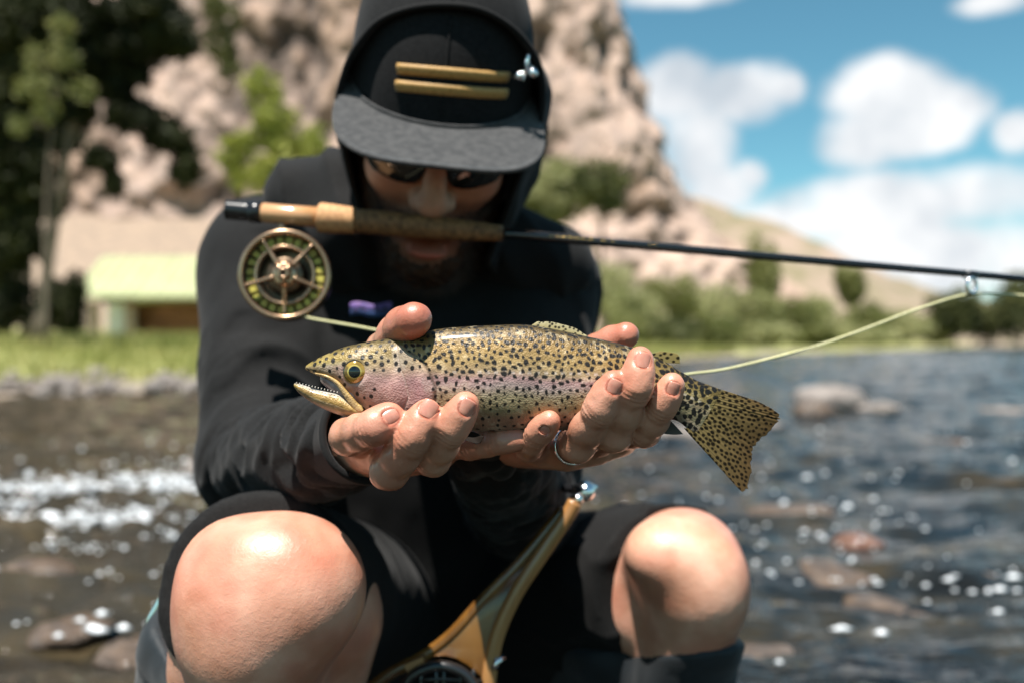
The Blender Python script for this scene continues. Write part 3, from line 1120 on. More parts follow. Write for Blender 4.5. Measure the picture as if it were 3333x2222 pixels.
# ---- hands: joints read from the photograph, real bone lengths in millimetres
mm = 0.001
HANDS = {
    # his right hand: fingers come up in front of the fish, thumb over its back
    'right': dict(
        wrist=P(1120, 1438, .712), wr=0.025,
        index=([P(1195, 1440, .645), P(1134, 1420, .592), P(1212, 1394, .570), P(1272, 1358, .573)], (11.5, 10.0, 9.2, 8.4)),
        middle=([P(1255, 1470, .645), P(1268, 1533, .590), P(1340, 1428, .570), P(1388, 1343, .573)], (12, 10.2, 9.4, 8.6)),
        ring=([P(1335, 1470, .648), P(1408, 1490, .596), P(1464, 1397, .574), P(1518, 1316, .572)], (11.5, 9.6, 8.9, 8.0)),
        pinky=([P(1420, 1462, .650), P(1535, 1446, .620), P(1625, 1432, .604), P(1702, 1424, .598)], (10, 7.9, 7.2, 6.4)),
        thumb=([P(1165, 1380, .70), P(1225, 1190, .672), P(1290, 1092, .622), P(1346, 1042, .589)], (15, 12.2, 11.8, 11.0))),
    # his left hand: palm up under the tail half
    'left': dict(
        wrist=P(1600, 1405, .715), wr=0.0205,
        index=([P(2010, 1415, .652), P(2098, 1398, .606), P(2155, 1325, .584), P(2186, 1250, .580)], (11, 9.2, 8.0, 7.0)),
        middle=([P(1920, 1435, .650), P(1998, 1412, .600), P(2066, 1272, .575), P(2085, 1172, .577)], (12, 9.8, 8.8, 7.8)),
        ring=([P(1838, 1450, .648), P(1880, 1446, .603), P(1950, 1335, .577), P(1998, 1245, .574)], (12, 9.7, 8.5, 7.4)),
        pinky=([P(1745, 1445, .650), P(1716, 1458, .612), P(1744, 1414, .592), P(1790, 1368, .583)], (10, 7.8, 7.0, 6.1)),
        thumb=([P(1790, 1330, .70), P(1850, 1200, .675), P(1945, 1138, .650), P(2036, 1092, .634)], (14, 11.0, 9.8, 8.4))),
}
# nail: finger -> centre (u, v), direction to tip is taken from the last bone, size mm (half width, half length)
NAILS = {
    'right': dict(index=(1263, 1359, 4.9, 4.8), middle=(1391, 1336, 5.7, 5.4), ring=(1524, 1322, 4.9, 4.9)),
    'left': dict(index=(2194, 1260, 4.0, 4.2), middle=(2093, 1180, 4.6, 4.8), ring=(2002, 1256, 4.5, 4.4), pinky=(1784, 1386, 3.0, 3.2)),
}


def hand_sdf(side):
    H = HANDS[side]
    s = SDF(0.00085)
    W = H['wrist']
    el = ELBOW[side]
    back = W + (el - W) / np.linalg.norm(el - W) * 0.07
    s.cone(back, W, H['wr'] + 0.004, H['wr'], 0.01)
    mc = {f: H[f][0][0] for f in ('index', 'middle', 'ring', 'pinky')}
    for f, rr in (('index', .0155), ('middle', .0155), ('ring', .0150), ('pinky', .0135)):
        s.cone(W, mc[f], H['wr'] * 0.82, H[f][1][0] * mm * 1.08, 0.012)
        s.cone((W + mc[f]) / 2, mc[f], rr, H[f][1][0] * mm * 1.1, 0.010)
    th = H['thumb'][0]
    s.cone(W, th[0], H['wr'] * 0.8, .017, 0.012)
    s.cone(th[0], (mc['index'] + W) / 2, .017, .014, 0.014)
    for f in ('thumb', 'pinky', 'ring', 'middle', 'index'):
        pts, rad = H[f]
        rad = [x * mm for x in rad]
        t = SDF(0.00085)
        n0 = len(s.prims)
        # pulp and knuckles
        for i in range(len(pts) - 1):
            kk = 0.0035 if i else 0.006
            s.cone(pts[i], pts[i + 1], rad[i], rad[i + 1], kk)
            mid = pts[i] * 0.5 + pts[i + 1] * 0.5
            if i:
                s.ell(mid, rad[i] * 0.97, k=0.007)
        s.ell(pts[2], rad[2] * 1.02, k=0.004)
        s.ell(pts[1], rad[1] * 1.02, k=0.005)
    # creases across the knuckles facing the camera
    for f in ('index', 'middle', 'ring', 'pinky'):
        pts, rad = H[f]
        for j, spread, amp in ((2, 3.6, 0.00105), (1, 4.2, 0.0011)):
            c = pts[j]
            ax = norm(pts[min(j + 1, 3)] - pts[j - 1])
            r = rad[j] * mm * 1.5

            def crease(p, c=c, ax=ax, amp=amp, spread=spread, j=j, f=f):
                q = p - c
                shp = q.shape[:-1]
                w = vnoise(q.reshape(-1, 3) * 330, 5 + j).reshape(shp) * 0.0008
                sa = q @ ax + w
                d = np.zeros(shp)
                for o, g in ((-1.0, .8), (0.0, 1.1), (.9, .8)):
                    d += g * np.exp(-((sa - o * spread * mm * 0.75) / 0.00085) ** 2)
                fade = np.exp(-(np.linalg.norm(q, axis=-1) / r) ** 4)
                return amp * d * fade
            s.func(crease, c - r, c + r)
    # soft unevenness: tendons, pads
    lo = np.min([np.min(H[f][0], axis=0) for f in ('index', 'middle', 'ring', 'pinky', 'thumb')], axis=0) - .012
    hi = np.max([np.max(H[f][0], axis=0) for f in ('index', 'middle', 'ring', 'pinky', 'thumb')], axis=0) + .012

    def lumps(p):
        q = p.reshape(-1, 3)
        return (0.00060 * vnoise(q * 95, 3) + 0.00018 * vnoise(q * 260, 4)).reshape(p.shape[:-1])
    s.func(lumps, lo, hi)
    # nail beds
    for f, (u, v, hw, hl) in NAILS[side].items():
        pts, rad = H[f]
        c, M, _ = nail_frame(side, f)
        s.ell(c, (hw * mm * 1.10, hl * mm * 1.08, 0.0011), M, k=0.0012, op='-')
    return s


def nail_frame(side, f):
    """centre on the finger's surface towards the camera, axes (across, along, out)"""
    u, v, hw, hl = NAILS[side][f]
    pts, rad = HANDS[side][f]
    a, b = pts[2], pts[3]
    along = norm(b - a)
    cam0 = np.array([0, 0, CAM_H])
    d = norm(P(u, v, 1.0) - cam0)
    # the point on the bone that this view ray passes nearest
    best = None
    for t in np.linspace(0.3, 1.15, 60):
        q = a + (b - a) * t
        r = (rad[2] + (rad[3] - rad[2]) * min(t, 1)) * mm * 1.01
        w = q - cam0
        x = w - d * (w @ d)
        dist = np.linalg.norm(x)
        if best is None or dist < best[0]:
            best = (dist, t, q, r, x)
    dist, t, q, r, x = best
    dist = min(dist, 0.75 * r)
    xo = -x / (np.linalg.norm(x) + 1e-9) * dist
    out = xo - d * math.sqrt(max(r * r - dist * dist, 1e-9))
    out = norm(out - along * (out @ along))
    out = norm(out + along * 0.10)
    across = norm(np.cross(along, out))
    al = norm(np.cross(out, across))
    return q + out * r * 0.985, np.stack([across, al, out], 1), r


def make_nail(side, f, parent):
    u, v, hw, hl = NAILS[side][f]
    c, M, r = nail_frame(side, f)
    hw, hl = hw * mm, hl * mm
    n = 14
    g = np.linspace(-1, 1, n)
    A, B = np.meshgrid(g, g, indexing='ij')
    # squircle outline: flat sides, rounded root, gently curved free edge
    sq = np.sqrt(np.maximum(1 - 0.30 * B ** 2, 0))
    X = A * sq * hw
    Yy = B * hl * (1 - 0.12 * A ** 2 * (B < 0) - 0.10 * A ** 2 * (B > 0))
    ang = X / (r * 1.02)
    xx = np.sin(ang) * r * 1.0
    zz = (np.cos(ang) - 1) * r * 1.0 + 0.00028 - 0.00055 * np.clip(B, 0, 1) ** 2 - 0.0008 * np.clip(-B - 0.75, 0, 1) - 0.0010 * np.clip(np.abs(A) - .8, 0, 1)
    top = np.stack([xx, Yy, zz], -1).reshape(-1, 3)
    bot = top - np.array([0, 0, 0.0007])
    V = np.vstack([top, bot]) @ M.T + c
    F = grid_faces(n, n).tolist()
    F += [[i + n * n for i in q[::-1]] for q in grid_faces(n, n).tolist()]
    ring = [i * n for i in range(n)] + [(n - 1) * n + j for j in range(1, n)] + [i * n + n - 1 for i in range(n - 2, -1, -1)] + [j for j in range(n - 2, 0, -1)]
    for i in range(len(ring)):
        a_, b_ = ring[i], ring[(i + 1) % len(ring)]
        F.append([b_, a_, a_ + n * n, b_ + n * n])
    me = new_mesh('fingernail', V, F)
    return link('fingernail', me, NAIL, parent)


ELBOW = {'right': P(835, 1530, .93), 'left': P(1700, 1640, .93)}
SHOULDER = {'right': P(872, 865, 1.05), 'left': P(1745, 945, 1.07)}
HIP = {'right': P(1190, 2010, 1.12), 'left': P(1640, 1990, 1.16)}
KNEE = {'right': P(875, 1945, .70), 'left': P(2245, 1855, .87)}
ANKLE = {'right': np.array([-0.185, 0.86, -0.06]), 'left': np.array([0.100, 1.02, -0.06])}

# head frame: pitched down 39 degrees, rolled 7
PITCH, ROLL = math.radians(39), math.radians(8.5)
f0 = np.array([0.05, -math.cos(PITCH), -math.sin(PITCH)])
u0 = np.array([0, -math.sin(PITCH), math.cos(PITCH)])
r0 = norm(np.cross(u0, -f0)) * -1
HF = norm(f0)
HR = norm(np.cross(HF, u0))
HU = norm(np.cross(HR, HF))
HR, HU = HR * math.cos(ROLL) + HU * math.sin(ROLL), HU * math.cos(ROLL) - HR * math.sin(ROLL)
if HR[0] < 0:
    HR = -HR
SEAM = P(1436, 396, .842)         # where brim meets crown, on the forehead
HM = np.stack([HR, HF, HU], 1)    # local (right, forward, up) -> world


def hl(x, y, z):
    """head-local millimetres (right, forward, up; origin at the cap seam) -> world"""
    return SEAM + HM @ (np.array([x, y, z]) * mm)


FDOWN = 10.0


def hf(x, y, z):
    """face-local millimetres: the face sits a little lower than the cap line"""
    return hl(x, y, z - FDOWN)


def build_person():
    parts = []
    for side in ('right', 'left'):
        V, F = hand_sdf(side).mesh(1)
        parts.append((V, F, 'hand', side))
    # head
    s = SDF(0.0022)
    L = lambda *a: np.array(a, float) * mm
    I3 = None
    s.ell(L(0, -104, 0), L(72, 80, 62), k=0.0)
    s.ell(L(0, -72, -50), L(66, 72, 62), k=.03)
    s.ell(L(0, -50, -112), L(48, 52, 46), k=.03)               # jaw and chin
    s.ell(L(0, -20, -136), L(26, 24, 22), k=.02)
    s.ell(L(-33, -28, -56), L(27, 24, 22), k=.02)             # cheeks
    s.ell(L(33, -28, -56), L(27, 24, 22), k=.02)
    s.ell(L(0, -14, -22), L(52, 20, 12), k=.016)              # brow
    s.cone(L(0, 0, -26), L(0, 17, -60), .009, .0115, .010)    # nose bridge
    s.ell(L(0, 18, -62), L(13, 12, 11), k=.008)
    s.ell(L(-12, 8, -65), L(9, 10, 8.5), k=.006)
    s.ell(L(12, 8, -65), L(9, 10, 8.5), k=.006)
    s.ell(L(-5.5, 12, -72), L(3.2, 5, 3.5), k=.002, op='-')
    s.ell(L(5.5, 12, -72), L(3.2, 5, 3.5), k=.002, op='-')
    s.ell(L(0, -6, -98), L(28, 15, 18), k=.012)               # muzzle
    s.ell(L(0, 4, -99), L(20, 7.5, 5.0), k=.004)              # lips
    s.ell(L(0, 7, -118), L(19, 9.0, 6.0), k=.004)
    s.ell(L(0, 10, -108), L(24, 12, 6.0), k=.003, op='-')
    for sx in (-1, 1):
        s.ell(L(31 * sx, -2, -31), L(17, 11, 10), k=.008, op='-')
        s.ell(L(30 * sx, -14, -32), L(13, 12, 11), k=.004)    # eyeballs with lids
        s.ell(L(77 * sx, -92, -45), L(8, 18, 30), k=.006)     # ears
    s.cone(L(0, -95, -85), L(0, -135, -175), .056, .062, .03)
    V, F = s.mesh(1)
    lip = np.exp(-((V[:, 0] / .021) ** 4)) * (np.exp(-((V[:, 2] + .118) / .0062) ** 2) + np.exp(-((V[:, 2] + .099) / .0045) ** 2)) * (V[:, 1] > -.006)
    parts.append((V @ HM.T + hf(0, 0, 0), F, 'head', lip))
    # trunk, arms under the sleeves, legs
    s = SDF(0.004)
    sh_r, sh_l = SHOULDER['right'], SHOULDER['left']
    mid = (sh_r + sh_l) / 2
    pel = (HIP['right'] + HIP['left']) / 2 + np.array([0, .03, 0])
    s.cone(mid + [0, 0.06, -.08], pel, .08, .10, .05)
    s.cone(sh_r + [.03, .03, -.03], sh_l + [-.03, .03, -.03], .035, .035, .03)
    s.cone(mid + [0, .05, -.03], hl(0, -120, -150), .045, .050, .03)
    for sd in ('right', 'left'):
        s.cone(SHOULDER[sd], ELBOW[sd], .045, .036, .03)
        W = HANDS[sd]['wrist']
        s.cone(ELBOW[sd], W, .036, .022, .02)
    # right leg (nearest): thigh, kneecap, shin, calf
    K, A, Hh = KNEE['right'], ANKLE['right'], HIP['right']
    s.cone(Hh, K + [0, .035, .0], .088, .0535, .03)
    s.ell(P(885, 1938, .690), (.0555, .052, .056), k=.02)
    s.ell(P(850, 1965, .660), (.042, .026, .046), k=.040)       # kneecap
    s.ell(P(1010, 1900, .675), (.032, .030, .036), k=.03)       # inner quad
    s.ell(P(730, 1890, .680), (.026, .028, .034), k=.025)
    s.cone(P(820, 2080, .690), A + [0, -.01, .02], .048, .036, .025)
    s.ell(P(800, 2125, .660), (.022, .018, .03), k=.02)         # shin head
    s.cone(P(1050, 2020, .765), P(960, 2480, .85), .046, .040, .02)   # calf squeezed out inside
    s.cone(P(690, 2130, .785), P(650, 2500, .87), .043, .040, .02)    # calf outside
    s.cone(P(668, 1985, .724), P(668, 2280, .752), .024, .030, .005)   # tendon strip outside the knee
    s.cone(A, A + [-.02, -.13, -.03], .036, .03, .02)
    # left leg
    K, A, Hh = KNEE['left'], ANKLE['left'], HIP['left']
    s.cone(Hh, K + [-.005, .02, 0], .085, .050, .03)
    s.ell(P(2250, 1850, .865), (.044, .045, .046), k=.02)
    s.ell(P(2310, 1900, .838), (.030, .024, .036), k=.02)
    s.ell(P(2150, 1800, .850), (.030, .028, .026), k=.025)
    s.cone(P(2270, 1960, .865), A + [0, 0, .02], .041, .035, .02)
    s.cone(P(2180, 2000, .93), P(2000, 2300, 1.03), .050, .042, .02)
    s.cone(P(2060, 1990, .915), P(1960, 2020, 1.0), .032, .05, .025)
    s.cone(A, A + [.02, -.13, -.03], .036, .03, .02)
    V, F = s.mesh(2)
    parts.append((V, F, 'trunk', None))

    Vs, Fs, T, n = [], [], [], 0
    for V, F, kind, extra in parts:
        c = np.ones((len(V), 3))
        nz = fbm(V * 60, 2, 5)[:, None]
        c = c * (1 + 0.05 * nz)
        if kind == 'hand':
            H = HANDS[extra]
            for f in ('index', 'middle', 'ring', 'pinky', 'thumb'):
                tip = H[f][0][3]
                g = np.exp(-(np.linalg.norm(V - tip, axis=1) / .012) ** 2)[:, None]
                c = c * (1 - g) + g * c * np.array([1.06, .80, .76])
                for j in (1, 2):
                    g = np.exp(-(np.linalg.norm(V - H[f][0][j], axis=1) / .009) ** 2)[:, None] * 0.5
                    c = c * (1 - g) + g * c * np.array([1.0, .78, .74])
            for f in NAILS[extra]:
                cc, M, r = nail_frame(extra, f)
                q = (V - cc) @ M
                hw, hln = NAILS[extra][f][2] * mm, NAILS[extra][f][3] * mm
                e = np.sqrt((q[:, 0] / hw) ** 2 + (q[:, 1] / hln) ** 2)
                g = (np.exp(-((e - 1.08) / 0.12) ** 2) * (np.abs(q[:, 2]) < .004))[:, None] * 0.7
                c = c * (1 - g) + g * c * np.array([.55, .26, .20])
        if kind == 'head':
            g = np.clip(extra, 0, 1)[:, None]
            lz = (V - hf(0, 0, 0)) @ HM
            stub = (sstep(-.058, -.085, lz[:, 2]) * (1 - np.clip(extra, 0, 1)))[:, None] * .75
            c = c * (1 - stub) + stub * c * np.array([.22, .20, .20])
            c = c * (1 - g) + g * c * np.array([.85, .45, .48])
        if kind == 'trunk':
            g = sstep(-.1, .7, fbm(V * 26, 3, 8))[:, None] * 0.6
            c = c * (1 - g) + g * c * np.array([.94, .72, .70])
            kc = np.exp(-((np.linalg.norm(V - P(860, 2010, .64), axis=1)) / .040) ** 2)[:, None] * 0.45
            c = c * (1 - kc) + kc * c * np.array([.92, .72, .70])
            c = c * np.array([1.26, 1.30, 1.34])
        Vs.append(V)
        Fs.append(F + n)
        T.append(c)
        n += len(V)
    me = new_mesh('person', np.vstack(Vs), np.vstack(Fs))
    set_attr(me, 'tint', np.vstack(T))
    person = link('person', me, [SKIN, SKIN_DRY])
    mi = np.concatenate([np.full(len(F), 1 if kind == 'head' else 0, np.int32) for V, F, kind, extra in parts])
    if len(mi) == len(me.polygons):
        me.polygons.foreach_set('material_index', mi)
    tag(person, 'bearded person in dark hooded jacket, cap and shorts crouching with rod between teeth', 'person')
    for side in NAILS:
        for f in NAILS[side]:
            make_nail(side, f, person)
    return person


PERSON = build_person()


# ---- clothes
def folds(V, F, field, amp):
    N = vnormals(V, F)
    return V + N * (field * amp)[:, None]


def arm_coords(V, a, b):
    ax = norm(b - a)
    q = V - a
    s_ = q @ ax
    rad = q - s_[:, None] * ax
    ref = norm(np.cross(ax, [0, 1, 0.2]))
    ref2 = np.cross(ax, ref)
    th = np.arctan2(rad @ ref2, rad @ ref)
    return s_, th, np.linalg.norm(rad, axis=1)


def ridged(x):
    """sharp-crested folds from a phase field"""
    return 1 - 2 * np.abs(np.sin(x)) ** 0.75


def build_jacket():
    s = SDF(0.0042)
    R, Lf = SHOULDER['right'], SHOULDER['left']
    mid = (R + Lf) / 2
    pel = (HIP['right'] + HIP['left']) / 2
    s.ell(mid + [0, .04, -.10], (.155, .105, .20), k=0)
    s.cone(mid + [-.02, .05, -.10], pel + [-.02, 0.01, .10], .135, .150, .05)
    s.cone(R + [.0, .01, .0], mid + [0, .03, .055], .066, .060, .05)
    s.cone(Lf + [.0, .01, .0], mid + [0, .03, .055], .062, .060, .05)
    # bunched hem and back of the jacket beside the right arm
    s.cone(P(890, 1180, 1.13), P(890, 1660, 1.08), .072, .070, .03)
    for sd, r1, r2, r3 in (('right', .066, .058, .0315), ('left', .062, .054, .030)):
        E, S, W = ELBOW[sd], SHOULDER[sd], HANDS[sd]['wrist']
        s.cone(S, E + (S - E) * 0.06, r1, r2 * .94, .03)
        w = norm(E - W)
        s.cone(E, W - w * 0.024, r2 * .93, r3, .02)
    V, F = s.mesh(2)
    f = np.zeros(len(V))
    wn = fbm(V * 9, 3, 14)
    for sd in ('right', 'left'):
        E, S, W = ELBOW[sd], SHOULDER[sd], HANDS[sd]['wrist']
        dU = cone_d(V, S, E, .066, .054)
        dF = cone_d(V, E, W, .054, .031)
        su, tu, _ = arm_coords(V, S, E)
        sf, tf, _ = arm_coords(V, E, W)
        Lu, Lf_ = np.linalg.norm(E - S), np.linalg.norm(W - E)
        onF = sstep(.012, -.004, dF - np.minimum(dU, 0.02) * 0.3) * sstep(-.01, .03, sf)
        onU = sstep(.02, -.005, dU) * (1 - onF)
        # forearm: folds wrap round the sleeve and fan out of the elbow
        cq = np.stack([sf * 30 + 0.9 * np.cos(tf - 1.0) + 0.5 * wn, np.cos(tf) * 0.9, np.sin(tf) * 0.9], -1)
        f += onF * (1 - 2.3 * np.abs(fbm(cq, 2, 44))) * (0.7 + 0.3 * np.sin(tf + 0.7)) * 1.25
        cq = np.stack([su * 19 + 1.0 * np.sin(tu + .5), np.cos(tu) * 0.8, np.sin(tu) * 0.8], -1)
        f += onU * (1 - 2.3 * np.abs(fbm(cq, 2, 48))) * (0.25 + 0.75 * sstep(.30, .8, su / Lu + 0.25 * wn)) * (0.5 + 0.5 * np.cos(tu - 0.3)) * 0.95
        f += onU * 0.25 * wn
    side_ = sstep(P(900, 1400, 1.1)[0], P(760, 1400, 1.1)[0], V[:, 0]) * sstep(.16, .10, np.abs(V[:, 1] - 1.12))
    low = sstep(CAM_H - .03, CAM_H - .12, V[:, 2])
    f += side_ * low * ridged((V[:, 2] * 78 + V[:, 0] * 45) + wn * 1.6) * 1.1
    torso = 1 - np.clip(side_ * low + (np.abs(f) > .2), 0, 1)
    f += torso * 0.5 * fbm(V * np.array([14, 14, 7]), 3, 19)
    V = folds(V, F, f, 0.0062)
    V = laplace(V, F, 0.35)
    me = new_mesh('jacket', V, F)
    jk = link('jacket', me, CLOTH, PERSON)
    jk['label'] = 'charcoal hooded jacket with creased sleeves'
    # cuff hems
    for sd, r3 in (('right', .0318), ('left', .0300)):
        E, W = ELBOW[sd], HANDS[sd]['wrist']
        w = norm(E - W)
        a = norm(np.cross(w, [0, 0, 1]))
        b = np.cross(w, a)
        ring = []
        for i in range(40):
            t = 2 * math.pi * i / 39
            rr = r3 + .0006 * math.sin(3 * t)
            ring.append(W - w * 0.050 + (a * math.cos(t) + b * math.sin(t)) * rr + w * .003 * math.sin(2 * t))
        m = MB()
        m.tube(ring, .0028, 8, caps=False)
        # cuff sleeve running up inside
        V2 = []
        for i in range(40):
            t = 2 * math.pi * i / 39
            V2.append(ring[i])
            V2.append(W + w * 0.0 + (a * math.cos(t) + b * math.sin(t)) * (r3 + .0005))
        m.add(V2, [(2 * i, 2 * i + 2, 2 * i + 3, 2 * i + 1) for i in range(39)])
        m.build('cuff', CLOTH, jk)
    # chest label
    c = P(1206, 1008, .955)
    n = 10
    V2, F2 = [], []
    for i in range(n):
        for j in range(4):
            x = (i / (n - 1) - .5) * .040
            z = (j / 3 - .5) * .0125
            V2.append(c + np.array([x, .0035 * math.cos(i * .7) + 0.10 * x, z + 0.10 * x * 0 + .0015 * math.sin(i * .9)]))
    F2 = grid_faces(n, 4).tolist()
    me = new_mesh('chest_label', V2, F2)
    sol = link('chest_label', me, None, jk)
    md = sol.modifiers.new('thick', 'SOLIDIFY')
    md.thickness = 0.0012
    m = bpy.data.materials.new('label_weave')
    m.use_nodes = True
    N, L_ = m.node_tree.nodes, m.node_tree.links
    b = N['Principled BSDF']
    b.inputs['Roughness'].default_value = 0.7
    tc = N.new('ShaderNodeTexCoord')
    sp = N.new('ShaderNodeSeparateXYZ')
    L_.new(tc.outputs['Generated'], sp.inputs[0])
    cr = N.new('ShaderNodeValToRGB')
    els = [(0.0, (0.02, 0.08, 0.12)), (0.28, (0.04, 0.07, 0.22)), (0.45, (0.012, 0.012, 0.02)), (0.72, (0.11, 0.07, 0.26)), (0.9, (0.17, 0.09, 0.24))]
    cr.color_ramp.elements[0].position, cr.color_ramp.elements[0].color = els[0][0], (*els[0][1], 1)
    cr.color_ramp.elements[1].position, cr.color_ramp.elements[1].color = els[-1][0], (*els[-1][1], 1)
    for p_, c_ in els[1:-1]:
        e = cr.color_ramp.elements.new(p_)
        e.color = (*c_, 1)
    no = N.new('ShaderNodeTexNoise')
    no.inputs['Scale'].default_value = 5
    L_.new(tc.outputs['Generated'], no.inputs[0])
    ad = N.new('ShaderNodeMath')
    ad.operation = 'MULTIPLY_ADD'
    L_.new(no.outputs[0], ad.inputs[0])
    ad.inputs[1].default_value = 0.9
    sub = N.new('ShaderNodeMath')
    sub.operation = 'SUBTRACT'
    L_.new(sp.outputs[2], sub.inputs[0])
    sub.inputs[1].default_value = 0.45
    L_.new(sub.outputs[0], ad.inputs[2])
    L_.new(ad.outputs[0], cr.inputs[0])
    L_.new(cr.outputs[0], b.inputs['Base Color'])
    me.materials.append(m)
    sol['label'] = 'small woven purple and blue chest label'
    return jk


JACKET = build_jacket()


def build_hood():
    rim = [P(1215, 800, .960), P(1165, 660, .925), P(1128, 520, .898), P(1100, 350, .878), P(1122, 240, .862), P(1165, 150, .848), P(1240, 68, .835), P(1360, 26, .826), P(1500, 22, .826),
           P(1600, 50, .834), P(1690, 115, .848), P(1752, 210, .866), P(1768, 330, .882), P(1742, 460, .898), P(1690, 580, .912), P(1640, 720, .93), P(1590, 850, .960)]
    n = 90
    r0_ = catmull(rim, n)
    # the rim of the hood lies on the cap where it crosses it
    cv = np.array([v.co for v in bpy.data.meshes['crown_shape'].vertices])
    cu_ = 1666.5 + cv[:, 0] / cv[:, 1] * FPX
    cz_ = 1111 - (cv[:, 2] - CAM_H) / cv[:, 1] * FPX
    ymin = np.full(n, 9.0)
    for i in range(n):
        u = 1666.5 + r0_[i, 0] / r0_[i, 1] * FPX
        v = 1111 - (r0_[i, 2] - CAM_H) / r0_[i, 1] * FPX
        nb = np.hypot(cu_ - u, cz_ - v) < 30
        if nb.any():
            ymin[i] = cv[nb, 1].min() - .003
    k_ = np.array([1, 2, 3, 4, 3, 2, 1.]) / 16
    newy = np.minimum(r0_[:, 1], ymin)
    newy = np.convolve(np.pad(newy, 3, mode='edge'), k_, 'valid')
    cam0 = np.array([0, 0, CAM_H])
    r0_ = cam0 + (r0_ - cam0) * (newy / r0_[:, 1])[:, None]
    cen = P(1430, 330, .93)
    rings = [r0_]
    spec = [(-.002, .990), (.010, 1.035), (.035, 1.06), (.07, 1.06), (.11, 1.02), (.15, .90), (.18, .66), (.195, .35), (.20, .05)]
    rings = []
    for k, (dy, sc) in enumerate(spec):
        q = r0_.copy()
        off = q - np.array([cen[0], 0, cen[2]]) * np.array([1, 0, 1])
        q[:, 0] = cen[0] + (r0_[:, 0] - cen[0]) * sc
        q[:, 2] = cen[2] + (r0_[:, 2] - cen[2]) * sc
        q[:, 1] = r0_[:, 1] + dy + (0.03 * k / 8)
        # fullness behind the crown
        q[:, 2] += 0.022 * math.sin(min(k / 6, 1) * math.pi) * sstep(cen[2] + .02, cen[2] + .1, r0_[:, 2])
        rings.append(q)
    G = catmull(np.array(rings).reshape(len(rings), -1), 46).reshape(46, n, 3)
    q = G.reshape(-1, 3)
    tt = np.repeat(np.linspace(0, 1, 46), n)
    side = np.abs(q[:, 0] - cen[0]) / .1
    f = 0.007 * fbm(q * np.array([11, 26, 11]), 3, 33) * sstep(0.03, 0.2, tt)
    N = vnormals(q, grid_faces(46, n))
    q = q + N * f[:, None]
    me = new_mesh('hood', q, grid_faces(46, n))
    hood = link('hood', me, CLOTH, JACKET)
    md = hood.modifiers.new('thick', 'SOLIDIFY')
    md.thickness = 0.0035
    md.offset = 0
    m = MB()
    m.tube(r0_ + np.array([0, -.002, 0]), .0028, 8)
    m.build('hood_binding', CLOTH, JACKET)
    # gathered fabric of the hood where it falls on the right shoulder
    s = SDF(.004)
    s.cone(P(985, 640, 1.02), P(1130, 590, .985), .036, .030, .02)
    s.cone(P(1130, 590, .985), P(1160, 720, .97), .030, .040, .02)
    s.cone(P(1000, 660, 1.02), P(1160, 800, 1.0), .04, .05, .03)
    s.cone(P(1640, 800, 1.02), P(1800, 860, 1.03), .045, .045, .03)
    V, F = s.mesh(2)
    V = folds(V, F, ridged(V[:, 0] * 70 + V[:, 2] * 40 + fbm(V * 12, 2, 4) * 2), .003)
    link('hood_drape', new_mesh('hood_drape', V, F), CLOTH, JACKET)




